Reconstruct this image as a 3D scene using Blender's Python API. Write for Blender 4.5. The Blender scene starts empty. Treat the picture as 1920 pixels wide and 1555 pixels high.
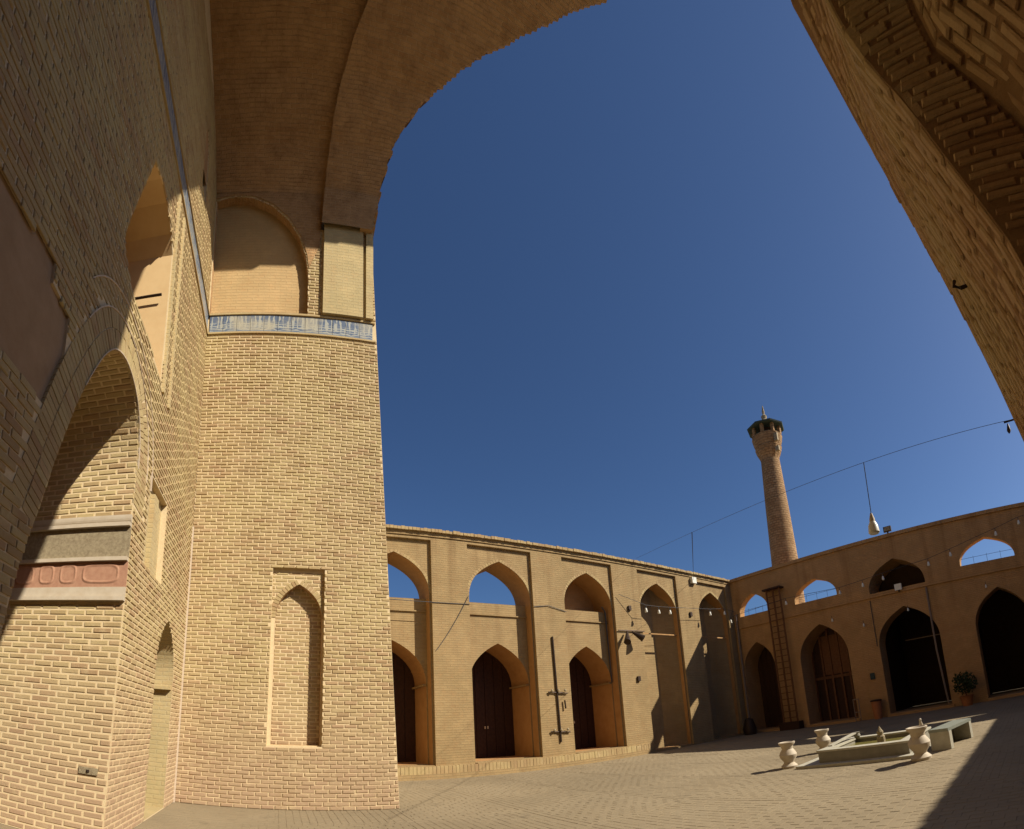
import bpy, math, random
from mathutils import Vector, Matrix
from mathutils.geometry import tessellate_polygon
random.seed(7)
SC = bpy.context.scene
COL = SC.collection
R = math.radians

# ------------------------------------------------------------------ camera
# a hand-held phone panorama: a cylindrical picture, swept from the iwan's
# back wall on the left to the facing arcade on the right, tilted upwards
EYE = 1.5
YAW, PITCH, ROLL = 1.3832, 0.1867, 0.0004
FPX, CX, CY = 907.5908, -266.8355, -420.5725          # in pixels of the 1920 x 1555 photograph
def rot(y, p, r):
    base = Matrix(((1, 0, 0), (0, 0, -1), (0, 1, 0)))
    return Matrix.Rotation(y, 3, 'Z') @ Matrix.Rotation(p, 3, 'X') @ base @ Matrix.Rotation(r, 3, 'Z')
CAMR = rot(YAW, PITCH, ROLL)
def ray(px, py):
    lo = (px - 960 - CX) / FPX
    la = math.atan((-(py - 777.5) - CY) / FPX)
    d = Vector((math.cos(la) * math.sin(lo), math.sin(la), -math.cos(la) * math.cos(lo)))
    return CAMR @ d
def at(px, py, ax, val):
    r = ray(px, py); o = Vector((0, 0, EYE)); t = (val - o[ax]) / r[ax]
    return o + r * t
def proj(X):
    d = CAMR.transposed() @ (Vector(X) - Vector((0, 0, EYE)))
    lo = math.atan2(d.x, -d.z); la = d.y / math.hypot(d.x, d.z)
    return (960 + CX + lo * FPX, 777.5 - (CY + la * FPX))
cam = bpy.data.cameras.new('camera'); camo = bpy.data.objects.new('camera', cam); COL.objects.link(camo)
camo.matrix_world = Matrix.Translation((0, 0, EYE)) @ CAMR.to_4x4()
cam.type = 'PANO'
cam.panorama_type = 'CENTRAL_CYLINDRICAL'
cam.central_cylindrical_radius = 1.0
cam.central_cylindrical_range_u_min = (-960 - CX) / FPX
cam.central_cylindrical_range_u_max = (960 - CX) / FPX
cam.central_cylindrical_range_v_min = (-777.5 - CY) / FPX
cam.central_cylindrical_range_v_max = (777.5 - CY) / FPX
cam.clip_start = 0.05; cam.clip_end = 3000
SC.camera = camo

# ------------------------------------------------------------------ sky and sun
SDX, SDY = 0.90, 0.88                                  # the light travels (-SDX, -SDY, -1)
SUN_EL = math.atan2(1, math.hypot(SDX, SDY)); SUN_AZ = math.atan2(SDX, SDY)   # azimuth clockwise from +Y
world = bpy.data.worlds.new('World'); SC.world = world; world.use_nodes = True
wn = world.node_tree; bg = wn.nodes['Background']
sky = wn.nodes.new('ShaderNodeTexSky'); sky.sky_type = 'NISHITA'; sky.sun_disc = False
sky.sun_elevation = SUN_EL; sky.sun_rotation = SUN_AZ
sky.altitude = 800; sky.air_density = 1.0; sky.dust_density = 2.5; sky.ozone_density = 10.0
wn.links.new(sky.outputs[0], bg.inputs[0]); bg.inputs[1].default_value = 0.062
sun = bpy.data.lights.new('sun', 'SUN'); sun.energy = 5.0; sun.angle = R(0.5); sun.color = (1, 0.915, 0.77)
suno = bpy.data.objects.new('sun', sun); COL.objects.link(suno); suno.location = (20, 20, 40)
suno.rotation_euler = Vector((SDX, SDY, 1)).to_track_quat('Z', 'Y').to_euler()
SC.view_settings.view_transform = 'Standard'; SC.view_settings.look = 'None'
SC.view_settings.exposure = 0.52; SC.view_settings.gamma = 1.0
SC.render.engine = 'CYCLES'
SC.cycles.max_bounces = 8; SC.cycles.diffuse_bounces = 6
SC.cycles.use_denoising = True

# ------------------------------------------------------------------ materials
def mat(name):
    m = bpy.data.materials.new(name); m.use_nodes = True
    nt = m.node_tree; b = nt.nodes['Principled BSDF']
    b.inputs['Roughness'].default_value = 0.92; b.inputs['Specular IOR Level'].default_value = 0.15
    return m, nt, b
def N(nt, t, **kw):
    n = nt.nodes.new(t)
    for k, v in kw.items():
        if k.startswith('i_'):
            n.inputs[int(k[2:])].default_value = v
        else: setattr(n, k, v)
    return n
def ramp(nt, fac, stops):
    r = nt.nodes.new('ShaderNodeValToRGB'); e = r.color_ramp.elements
    while len(e) < len(stops): e.new(0.5)
    for k, (p, c) in enumerate(stops): e[k].position = p; e[k].color = (*c, 1)
    nt.links.new(fac, r.inputs[0]); return r.outputs[0]
def noise(nt, vec, scale, detail=4, rough=0.6):
    n = nt.nodes.new('ShaderNodeTexNoise'); n.inputs['Scale'].default_value = scale
    n.inputs['Detail'].default_value = detail; n.inputs['Roughness'].default_value = rough
    if vec is not None: nt.links.new(vec, n.inputs['Vector'])
    return n.outputs['Fac']
def mix(nt, fac, a, b, mode='MIX'):
    m = nt.nodes.new('ShaderNodeMix'); m.data_type = 'RGBA'; m.blend_type = mode
    for s, v in ((m.inputs[0], fac), (m.inputs[6], a), (m.inputs[7], b)):
        if hasattr(v, 'is_linked') or hasattr(v, 'links'): nt.links.new(v, s)
        elif isinstance(v, (int, float)): s.default_value = v
        else: s.default_value = (*v, 1)
    return m.outputs[2]
def math_(nt, op, a, b=None):
    m = nt.nodes.new('ShaderNodeMath'); m.operation = op
    for s, v in ((m.inputs[0], a), (m.inputs[1], b)):
        if v is None: continue
        if hasattr(v, 'links'): nt.links.new(v, s)
        else: s.default_value = v
    return m.outputs[0]
def maprange(nt, v, a, b, c=0.0, d=1.0):
    m = nt.nodes.new('ShaderNodeMapRange'); nt.links.new(v, m.inputs[0])
    for k, x in zip((1, 2, 3, 4), (a, b, c, d)): m.inputs[k].default_value = x
    return m.outputs[0]
def bump(nt, b, height, strength, dist):
    n = nt.nodes.new('ShaderNodeBump'); n.inputs['Strength'].default_value = strength; n.inputs['Distance'].default_value = dist
    nt.links.new(height, n.inputs['Height']); nt.links.new(n.outputs[0], b.inputs['Normal'])
def pos(nt): return nt.nodes.new('ShaderNodeNewGeometry').outputs['Position']
def zof(nt):
    s = nt.nodes.new('ShaderNodeSeparateXYZ'); nt.links.new(pos(nt), s.inputs[0]); return s.outputs[2]

BUFF = [(0.0, (0.335, 0.232, 0.115)), (0.25, (0.395, 0.295, 0.148)), (0.5, (0.445, 0.342, 0.173)), (0.72, (0.43, 0.335, 0.165)), (0.88, (0.41, 0.28, 0.152)), (1.0, (0.325, 0.212, 0.108))]
def brick_piece(name, stops, foot=0.0):
    m, nt, b = mat(name)
    a = N(nt, 'ShaderNodeAttribute', attribute_name='tint'); oi = N(nt, 'ShaderNodeObjectInfo')
    t = math_(nt, 'FRACT', math_(nt, 'ADD', a.outputs['Fac'], oi.outputs['Random']))
    c = ramp(nt, t, stops)
    p = pos(nt)
    g = noise(nt, p, 55, 5, 0.7); w = noise(nt, p, 1.1, 4, 0.55)
    c = mix(nt, maprange(nt, g, 0.3, 0.75, 0.0, 0.30), c, (0.26, 0.17, 0.09))
    c = mix(nt, maprange(nt, w, 0.46, 0.64, 0.0, 0.55), c, (0.46, 0.365, 0.175))
    c = mix(nt, maprange(nt, noise(nt, p, 0.7, 6, 0.7), 0.50, 0.66, 0.0, 0.45), c, (0.36, 0.235, 0.12))
    if foot > 0:                                        # the salts and dust of the lowest courses, edge broken by noise
        z = math_(nt, 'ADD', zof(nt), math_(nt, 'MULTIPLY', w, -1.6))
        c = mix(nt, maprange(nt, z, -0.6, foot, 0.75, 0.0), c, (0.37, 0.25, 0.165))
    mp = N(nt, 'ShaderNodeMapping'); mp.inputs['Scale'].default_value = (1.7, 1.7, 0.22); nt.links.new(p, mp.inputs[0])
    c = mix(nt, maprange(nt, noise(nt, mp.outputs[0], 1.0, 6, 0.62), 0.52, 0.70, 0.0, 0.38), c, (0.34, 0.25, 0.13))
    w3 = noise(nt, p, 3.5, 5, 0.7)
    c = mix(nt, maprange(nt, w3, 0.56, 0.70, 0.0, 0.5), c, (0.52, 0.41, 0.235))
    nt.links.new(c, b.inputs['Base Color'])
    bump(nt, b, g, 0.5, 0.012)
    return m
def brick_sheet(name, c1, c2, cm, bw=0.26, rh=0.078, ms=0.011, streaks=0.0, bs=0.8):
    m, nt, b = mat(name)
    uv = N(nt, 'ShaderNodeUVMap'); uv.uv_map = 'UVMap'
    wob = N(nt, 'ShaderNodeTexNoise'); wob.inputs['Scale'].default_value = 1.7; nt.links.new(uv.outputs[0], wob.inputs['Vector'])
    add = N(nt, 'ShaderNodeVectorMath', operation='MULTIPLY_ADD'); nt.links.new(wob.outputs['Color'], add.inputs[0])
    add.inputs[1].default_value = (0.03, 0.02, 0); nt.links.new(uv.outputs[0], add.inputs[2])
    t = N(nt, 'ShaderNodeTexBrick'); t.inputs['Scale'].default_value = 1
    t.inputs['Brick Width'].default_value = bw; t.inputs['Row Height'].default_value = rh; t.inputs['Mortar Size'].default_value = ms
    t.inputs['Mortar Smooth'].default_value = 0.25; t.inputs['Bias'].default_value = 0.0
    t.inputs['Color1'].default_value = (*c1, 1); t.inputs['Color2'].default_value = (*c2, 1); t.inputs['Mortar'].default_value = (*cm, 1)
    nt.links.new(add.outputs[0], t.inputs['Vector'])
    p = pos(nt); w = noise(nt, p, 0.55, 5, 0.6); g = noise(nt, p, 30, 4, 0.7); f = noise(nt, p, 7, 4, 0.7)
    w2 = noise(nt, p, 1.9, 5, 0.65)
    c = mix(nt, maprange(nt, w, 0.38, 0.66, 0.0, 0.6), t.outputs['Color'], (c1[0] * 0.80, c1[1] * 0.84, c1[2] * 0.82))
    c = mix(nt, maprange(nt, w2, 0.5, 0.68, 0.0, 0.5), c, (c2[0] * 1.16, c2[1] * 1.14, c2[2] * 1.12))
    c = mix(nt, maprange(nt, w2, 0.30, 0.46, 0.4, 0.0), c, (c1[0] * 0.86, c1[1] * 0.74, c1[2] * 0.70))
    c = mix(nt, maprange(nt, g, 0.25, 0.8, 0.0, 0.30), c, (c1[0] * 0.5, c1[1] * 0.48, c1[2] * 0.45))
    c = mix(nt, maprange(nt, f, 0.52, 0.75, 0.0, 0.45), c, (c2[0] * 1.02, c2[1] * 0.86, c2[2] * 0.78))
    nt.links.new(c, b.inputs['Base Color'])
    h = math_(nt, 'ADD', math_(nt, 'MULTIPLY', t.outputs['Fac'], -1.0), math_(nt, 'MULTIPLY', g, 0.5))
    if streaks > 0:                                     # rain runs below the coping, uneven and broken
        mp = N(nt, 'ShaderNodeMapping'); mp.inputs['Scale'].default_value = (2.6, 2.6, 0.16); nt.links.new(p, mp.inputs[0])
        sk = math_(nt, 'MULTIPLY', maprange(nt, noise(nt, mp.outputs[0], 1.0, 5, 0.6), 0.50, 0.68), maprange(nt, zof(nt), 3.0, 8.0, 0.15, 1.0))
        c2_ = mix(nt, math_(nt, 'MULTIPLY', sk, streaks * 1.6), c, (c1[0] * 0.55, c1[1] * 0.50, c1[2] * 0.48)); nt.links.new(c2_, b.inputs['Base Color'])
    bump(nt, b, h, bs, 0.012)
    return m
def plain(name, c, c2=None, scale=6, rough=0.9, bs=0.3, bd=0.01, metal=0.0, amt=0.8):
    m, nt, b = mat(name); p = pos(nt)
    n = noise(nt, p, scale, 6, 0.65)
    c2 = c2 or tuple(x * 0.72 for x in c)
    nt.links.new(mix(nt, maprange(nt, n, 0.36, 0.68, 0.0, amt), c, c2), b.inputs['Base Color'])
    b.inputs['Roughness'].default_value = rough; b.inputs['Metallic'].default_value = metal
    bump(nt, b, noise(nt, p, scale * 9, 4, 0.7), bs, bd)
    return m
M = {}
M['brick'] = brick_piece('buff_brick', BUFF, 1.9)
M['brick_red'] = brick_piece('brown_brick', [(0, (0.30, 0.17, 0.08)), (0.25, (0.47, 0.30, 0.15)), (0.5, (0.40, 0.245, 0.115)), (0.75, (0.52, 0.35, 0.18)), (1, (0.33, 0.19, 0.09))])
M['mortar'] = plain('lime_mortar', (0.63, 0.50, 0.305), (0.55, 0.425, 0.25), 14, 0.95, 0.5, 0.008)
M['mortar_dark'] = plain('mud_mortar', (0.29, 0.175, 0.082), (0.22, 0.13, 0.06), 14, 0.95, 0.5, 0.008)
M['white_mortar'] = plain('white_gypsum_line', (0.56, 0.46, 0.35), (0.48, 0.37, 0.26), 20)
M['arcade'] = brick_sheet('arcade_brick', (0.325, 0.222, 0.108), (0.37, 0.262, 0.13), (0.335, 0.24, 0.125), streaks=0.35)
M['iwan'] = brick_sheet('iwan_brick', (0.47, 0.365, 0.19), (0.52, 0.41, 0.215), (0.52, 0.42, 0.24))
M['facing'] = brick_sheet('facing_brick', (0.46, 0.265, 0.115), (0.52, 0.31, 0.138), (0.45, 0.27, 0.125), streaks=0.35)
def vault_mat():
    m, nt, b = mat('vault_plaster_brick'); p = pos(nt)
    uv = N(nt, 'ShaderNodeUVMap'); uv.uv_map = 'UVMap'
    t = N(nt, 'ShaderNodeTexBrick'); t.inputs['Scale'].default_value = 1; t.inputs['Brick Width'].default_value = 0.23; t.inputs['Row Height'].default_value = 0.075; t.inputs['Mortar Size'].default_value = 0.010
    t.inputs['Color1'].default_value = (0.45, 0.275, 0.13, 1); t.inputs['Color2'].default_value = (0.36, 0.205, 0.092, 1); t.inputs['Mortar'].default_value = (0.50, 0.335, 0.175, 1); t.inputs['Mortar Smooth'].default_value = 0.6
    wv = N(nt, 'ShaderNodeVectorMath', operation='MULTIPLY_ADD'); wn_ = N(nt, 'ShaderNodeTexNoise'); wn_.inputs['Scale'].default_value = 1.3; nt.links.new(uv.outputs[0], wn_.inputs['Vector'])
    nt.links.new(wn_.outputs['Color'], wv.inputs[0]); wv.inputs[1].default_value = (0.16, 0.10, 0); nt.links.new(uv.outputs[0], wv.inputs[2]); nt.links.new(wv.outputs[0], t.inputs['Vector'])
    big = noise(nt, p, 0.75, 6, 0.68); mid = noise(nt, p, 3.2, 6, 0.7); fine = noise(nt, p, 16, 5, 0.7)
    pl = maprange(nt, math_(nt, 'ADD', big, math_(nt, 'MULTIPLY', mid, 0.5)), 0.66, 0.86)       # where the plaster still holds
    c = mix(nt, math_(nt, 'MULTIPLY', pl, 0.85), t.outputs['Color'], (0.46, 0.29, 0.145))
    c = mix(nt, maprange(nt, mid, 0.44, 0.68, 0.0, 0.75), c, (0.25, 0.14, 0.065))
    c = mix(nt, maprange(nt, fine, 0.5, 0.75, 0.0, 0.5), c, (0.44, 0.29, 0.15))
    nt.links.new(c, b.inputs['Base Color'])
    h = math_(nt, 'ADD', math_(nt, 'MULTIPLY', t.outputs['Fac'], -0.6), math_(nt, 'ADD', math_(nt, 'MULTIPLY', mid, 1.6), math_(nt, 'MULTIPLY', fine, 0.6)))
    bump(nt, b, h, 0.9, 0.03); return m
M['vault'] = vault_mat()
M['squinch'] = brick_sheet('squinch_brick', (0.50, 0.345, 0.17), (0.53, 0.37, 0.185), (0.50, 0.35, 0.18))
M['brick_arcade'] = brick_piece('arcade_brick_piece', [(0, (0.29, 0.195, 0.095)), (0.3, (0.335, 0.235, 0.115)), (0.7, (0.365, 0.265, 0.132)), (1, (0.31, 0.205, 0.105))])
M['minaret'] = brick_sheet('minaret_brick', (0.33, 0.195, 0.095), (0.47, 0.31, 0.165), (0.20, 0.12, 0.06), 0.34, 0.15, 0.028, bs=1.0)
M['reveal'] = plain('smooth_shade_brown_reveal', (0.40, 0.225, 0.095), (0.33, 0.175, 0.07), 3, 0.9, 0.3, 0.006)  # smooth reveals, coloured a redder brown to carry the shade inside the bays
M['plaster'] = plain('tan_plaster', (0.56, 0.40, 0.21), (0.50, 0.34, 0.17), 3, 0.9, 0.15, 0.006)
M['plaster_grey'] = plain('grey_mud_plaster', (0.38, 0.25, 0.14), (0.30, 0.19, 0.10), 4, 0.92, 0.25, 0.006)
M['orange'] = plain('orange_plaster', (0.50, 0.30, 0.145), (0.45, 0.25, 0.115), 2.2, 0.9, 0.2, 0.006)
M['stone'] = plain('pale_stone', (0.50, 0.43, 0.33), (0.43, 0.35, 0.25), 9, 0.6, 0.2, 0.004)
M['stone_grey'] = plain('grey_speckled_stone', (0.40, 0.33, 0.21), (0.22, 0.165, 0.10), 26, 0.8, 0.8, 0.02)
M['stone_red'] = plain('carved_red_stone', (0.42, 0.235, 0.15), (0.33, 0.165, 0.105), 16, 0.8, 0.5, 0.01)
M['basin'] = plain('basin_stone', (0.27, 0.25, 0.20), (0.20, 0.18, 0.14), 5, 0.7, 0.2, 0.004)
M['basin_rim'] = plain('basin_rim', (0.46, 0.43, 0.34), (0.34, 0.31, 0.24), 6, 0.6, 0.2, 0.004)
M['green_stone'] = plain('green_bench_top', (0.25, 0.26, 0.215), (0.19, 0.20, 0.165), 9, 0.45, 0.2, 0.003)
M['wood'] = plain('dark_wood', (0.055, 0.025, 0.015), (0.03, 0.014, 0.009), 12, 0.6, 0.3, 0.004)
M['wood_mid'] = plain('brown_wood', (0.17, 0.075, 0.035), (0.10, 0.042, 0.02), 9, 0.6, 0.3, 0.004)
M['dark'] = plain('dark_room', (0.05, 0.03, 0.018), (0.035, 0.02, 0.012), 3)  # near-black colour stands in for the shade deep in rooms and gallery
M['iron'] = plain('dark_iron', (0.045, 0.035, 0.03), (0.07, 0.04, 0.025), 20, 0.55, 0.2, 0.002, 0.6)
M['wire'] = plain('black_cable', (0.06, 0.06, 0.065), (0.08, 0.08, 0.085), 5, 0.6)
M['pipe'] = plain('grey_pipe', (0.20, 0.15, 0.12), (0.26, 0.19, 0.14), 8, 0.5, 0.1, 0.002)
M['white'] = plain('white_lamp_glass', (0.75, 0.74, 0.66), (0.66, 0.64, 0.55), 5, 0.3, 0.05, 0.002)
M['terracotta'] = plain('terracotta', (0.42, 0.17, 0.075), (0.34, 0.13, 0.055), 9, 0.8)
M['leaf'] = plain('dark_leaf', (0.045, 0.06, 0.02), (0.03, 0.04, 0.014), 20, 0.7)
M['teal'] = plain('weathered_eave', (0.05, 0.075, 0.07), (0.035, 0.05, 0.05), 9, 0.7)
ZT0, ZT1 = 10.33, 10.76
def tile_mat():
    m, nt, b = mat('faience_tile'); b.inputs['Roughness'].default_value = 0.35; b.inputs['Specular IOR Level'].default_value = 0.4
    uv = N(nt, 'ShaderNodeUVMap'); uv.uv_map = 'UVMap'
    mp = N(nt, 'ShaderNodeMapping'); mp.inputs['Scale'].default_value = (24, 5, 1); nt.links.new(uv.outputs[0], mp.inputs[0])
    sx = N(nt, 'ShaderNodeSeparateXYZ'); nt.links.new(uv.outputs[0], sx.inputs[0]); u, v = sx.outputs[0], sx.outputs[1]
    v0 = maprange(nt, v, ZT0, ZT1)
    jig = noise(nt, mp.outputs[0], 0.5, 3, 0.6)
    up = math_(nt, 'SINE', math_(nt, 'ADD', math_(nt, 'MULTIPLY', u, 58.0), math_(nt, 'MULTIPLY', jig, 11.0)))        # upright letters
    upm = math_(nt, 'MULTIPLY', maprange(nt, up, 0.45, 0.62), maprange(nt, math_(nt, 'ADD', v0, math_(nt, 'MULTIPLY', jig, 0.5)), 0.42, 0.52))
    mp2 = N(nt, 'ShaderNodeMapping'); mp2.inputs['Scale'].default_value = (9, 13, 1); nt.links.new(uv.outputs[0], mp2.inputs[0])
    wv = N(nt, 'ShaderNodeTexWave'); wv.wave_type = 'RINGS'; wv.inputs['Scale'].default_value = 0.42; wv.inputs['Distortion'].default_value = 9.0; wv.inputs['Detail'].default_value = 2.0; nt.links.new(mp2.outputs[0], wv.inputs['Vector'])
    cur = math_(nt, 'MULTIPLY', maprange(nt, wv.outputs['Fac'], 0.60, 0.72), maprange(nt, v0, 0.62, 0.45))
    wear = noise(nt, uv.outputs[0], 1.3, 5, 0.65)
    c = mix(nt, math_(nt, 'MAXIMUM', upm, cur), (0.10, 0.13, 0.19), (0.33, 0.335, 0.30))
    c = mix(nt, maprange(nt, wear, 0.48, 0.62, 0.0, 0.7), c, (0.40, 0.36, 0.26))
    c = mix(nt, math_(nt, 'MAXIMUM', maprange(nt, v0, 0.94, 0.97), maprange(nt, v0, 0.06, 0.03)), c, (0.16, 0.20, 0.25))
    nt.links.new(c, b.inputs['Base Color']); return m
M['tile'] = tile_mat()
def ground_mat(name, stops, dust):
    m, nt, b = mat(name)
    a = N(nt, 'ShaderNodeAttribute', attribute_name='tint'); oi = N(nt, 'ShaderNodeObjectInfo')
    t = math_(nt, 'FRACT', math_(nt, 'ADD', a.outputs['Fac'], oi.outputs['Random']))
    c = ramp(nt, t, stops); p = pos(nt)
    w = noise(nt, p, 0.55, 6, 0.62); g = noise(nt, p, 34, 5, 0.7); st = noise(nt, p, 2.6, 6, 0.7)
    c = mix(nt, maprange(nt, g, 0.3, 0.75, 0.0, 0.35), c, (0.15, 0.115, 0.07))
    c = mix(nt, maprange(nt, w, 0.32, 0.54, 0.6, 0.98), c, dust)
    c = mix(nt, maprange(nt, st, 0.55, 0.72, 0.0, 0.35), c, (0.16, 0.125, 0.08))
    v = noise(nt, p, 0.23, 5, 0.6); k = noise(nt, p, 1.1, 7, 0.75)
    c = mix(nt, maprange(nt, v, 0.42, 0.62, 0.0, 0.45), c, (0.17, 0.135, 0.085))
    c = mix(nt, maprange(nt, k, 0.60, 0.68, 0.0, 0.55), c, (0.135, 0.105, 0.068))
    nt.links.new(c, b.inputs['Base Color']); bump(nt, b, math_(nt, 'ADD', g, st), 0.5, 0.012); return m
PAVE = [(0, (0.225, 0.165, 0.095)), (0.4, (0.25, 0.19, 0.112)), (0.7, (0.265, 0.205, 0.124)), (1, (0.215, 0.155, 0.09))]
M['pave'] = ground_mat('worn_paving', PAVE, (0.275, 0.218, 0.138))
M['dust'] = ground_mat('dusty_ground', PAVE, (0.27, 0.212, 0.134))
def water_mat():
    m, nt, b = mat('basin_water'); b.inputs['Roughness'].default_value = 0.12; b.inputs['Specular IOR Level'].default_value = 0.5
    b.inputs['Base Color'].default_value = (0.20, 0.17, 0.05, 1)
    bump(nt, b, noise(nt, pos(nt), 9, 3, 0.5), 0.15, 0.01); return m
M['water'] = water_mat()

# ------------------------------------------------------------------ mesh helpers
class MB:
    def __init__(s): s.v = []; s.f = []; s.uv = []; s.t = []
    def face(s, pts, uvs=None, tint=0.0):
        k = len(s.v); s.v += [tuple(p) for p in pts]; s.f.append(tuple(range(k, k + len(pts))))
        s.uv += list(uvs) if uvs else [(0, 0)] * len(pts); s.t.append(tint)
    def hexa(s, c, tint=0.0):                           # 8 corners: 0-3 one end, 4-7 the other
        def L(a, b): return (Vector(c[a]) - Vector(c[b])).length
        for q in ((0, 3, 2, 1), (4, 5, 6, 7), (0, 1, 5, 4), (1, 2, 6, 5), (2, 3, 7, 6), (3, 0, 4, 7)):
            a, b = L(q[0], q[1]), L(q[1], q[2])
            s.face([c[i] for i in q], [(0, 0), (a, 0), (a, b), (0, b)], tint)
    def box(s, x0, x1, y0, y1, z0, z1, tint=0.0):
        s.hexa([(x0, y0, z0), (x1, y0, z0), (x1, y1, z0), (x0, y1, z0), (x0, y0, z1), (x1, y0, z1), (x1, y1, z1), (x0, y1, z1)], tint)
    def tube(s, pts, r, n=6, r1=None):
        pts = [Vector(p) for p in pts]; rings = []
        for i, p in enumerate(pts):
            d = (pts[min(i + 1, len(pts) - 1)] - pts[max(i - 1, 0)]).normalized()
            a = d.orthogonal().normalized(); b = d.cross(a)
            rr = r if r1 is None else r + (r1 - r) * i / max(1, len(pts) - 1)
            rings.append([p + a * rr * math.cos(2 * math.pi * k / n) + b * rr * math.sin(2 * math.pi * k / n) for k in range(n)])
        for i in range(len(rings) - 1):
            for k in range(n):
                s.face([rings[i][k], rings[i][(k + 1) % n], rings[i + 1][(k + 1) % n], rings[i + 1][k]])
        s.face(rings[0][::-1]); s.face(rings[-1])
    def lathe(s, prof, c=(0, 0, 0), n=24, sx=1, sy=1):
        rings = [[(c[0] + r * sx * math.cos(2 * math.pi * k / n), c[1] + r * sy * math.sin(2 * math.pi * k / n), c[2] + z) for k in range(n)] for r, z in prof]
        acc = 0
        for i in range(len(rings) - 1):
            dz = math.hypot(prof[i + 1][0] - prof[i][0], prof[i + 1][1] - prof[i][1])
            for k in range(n):
                u0, u1 = k / n * 6.283 * prof[0][0], (k + 1) / n * 6.283 * prof[0][0]
                s.face([rings[i][k], rings[i][(k + 1) % n], rings[i + 1][(k + 1) % n], rings[i + 1][k]], [(u0, acc), (u1, acc), (u1, acc + dz), (u0, acc + dz)])
            acc += dz
        s.face(rings[0][::-1]); s.face(rings[-1])
    def build(s, name, m, parent=None, smooth=False, origin=None, weld=False):
        me = bpy.data.meshes.new(name)
        o = Vector(origin) if origin is not None else (WLOC[parent.name].copy() if parent else Vector())
        me.from_pydata([Vector(p) - o for p in s.v], [], s.f)
        l = me.uv_layers.new(name='UVMap'); l.data.foreach_set('uv', [c for q in s.uv for c in q])
        a = me.attributes.new('tint', 'FLOAT', 'FACE'); a.data.foreach_set('value', s.t)
        if weld or smooth:
            import bmesh
            b = bmesh.new(); b.from_mesh(me); bmesh.ops.remove_doubles(b, verts=b.verts, dist=1e-4)
            bmesh.ops.recalc_face_normals(b, faces=b.faces); b.to_mesh(me); b.free()
        if smooth:
            me.polygons.foreach_set('use_smooth', [True] * len(me.polygons))
            if hasattr(me, 'set_sharp_from_angle'): me.set_sharp_from_angle(angle=R(38))
        me.materials.append(m if not isinstance(m, str) else M[m])
        ob = bpy.data.objects.new(name, me); COL.objects.link(ob)
        WLOC[ob.name] = o
        if parent is not None:
            ob.parent = parent; ob.location = o - WLOC[parent.name]
        else: ob.location = o
        return ob
WLOC = {}
def thing(name, label, cat, loc=(0, 0, 0), group=None):
    o = bpy.data.objects.new(name, None); COL.objects.link(o); o.location = loc; o.empty_display_size = 0.2
    WLOC[o.name] = Vector(loc); o.matrix_world = Matrix.Translation(loc)
    o['label'] = label; o['category'] = cat
    if group: o['group'] = group
    return o
def tag(o, label, cat, group=None):
    o['label'] = label; o['category'] = cat
    if group: o['group'] = group
    return o
class Fr:                                              # a wall plane: u along it, z up, d into it
    def __init__(s, o, U, Nn): s.o = Vector(o); s.U = Vector(U); s.N = Vector(Nn)
    def p(s, u, v, d=0.0): return s.o + s.U * u + Vector((0, 0, v)) + s.N * d
def arch(c, hw, zs, za, n=12, z0=None):                # outline from the left foot over the apex to the right foot
    H = za - zs; pts = []
    P = [(hw, 0), (hw, 0.50 * H), (0.56 * hw, 0.80 * H), (0, H)]
    half = []
    for k in range(n + 1):
        t = k / n; a = (1 - t) ** 3; b = 3 * t * (1 - t) ** 2; cc = 3 * t * t * (1 - t); d = t ** 3
        half.append((a * P[0][0] + b * P[1][0] + cc * P[2][0] + d * P[3][0], zs + a * P[0][1] + b * P[1][1] + cc * P[2][1] + d * P[3][1]))
    if z0 is not None: pts.append((c - hw, z0))
    pts += [(c - x, z) for x, z in half]
    pts += [(c + x, z) for x, z in half[::-1][1:]]
    if z0 is not None: pts.append((c + hw, z0))
    return pts
def offset(pts, w):
    out = []
    for i, p in enumerate(pts):
        a, b = pts[max(i - 1, 0)], pts[min(i + 1, len(pts) - 1)]; dx, dz = b[0] - a[0], b[1] - a[1]; L = math.hypot(dx, dz) or 1
        out.append((p[0] - dz / L * w, p[1] + dx / L * w))
    return out
def rect(u0, u1, v0, v1): return [(u0, v0), (u0, v1), (u1, v1), (u1, v0)]
def sheet(mb, fr, outer, holes=(), d=0.0, depths=(), close=()):
    polys = [[Vector((u, v, 0)) for u, v in outer]] + [[Vector((u, v, 0)) for u, v in h] for h in holes]
    flat = [q for pl in polys for q in pl]
    for t in tessellate_polygon(polys):
        mb.face([fr.p(flat[i].x, flat[i].y, d) for i in t], [(flat[i].x, flat[i].y) for i in t])
    for h, dep in zip(holes, depths): reveal(mb, fr, h, d, dep)
def reveal(mb, fr, h, d0, d1, closed=True):
    acc = h[0][1]; n = len(h)
    for i in range(n if closed else n - 1):
        a, b = h[i], h[(i + 1) % n]; L = math.hypot(b[0] - a[0], b[1] - a[1])
        if L < 1e-6: continue
        mb.face([fr.p(*a, d0), fr.p(*b, d0), fr.p(*b, d1), fr.p(*a, d1)], [(a[0] + d0, acc), (a[0] + d0, acc + L), (a[0] + d1, acc + L), (a[0] + d1, acc)])
        acc += L
def inside(poly, u, v):
    c = False; j = len(poly) - 1
    for i in range(len(poly)):
        (x0, y0), (x1, y1) = poly[i], poly[j]
        if (y0 > v) != (y1 > v) and u < (x1 - x0) * (v - y0) / (y1 - y0) + x0: c = not c
        j = i
    return c
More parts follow.
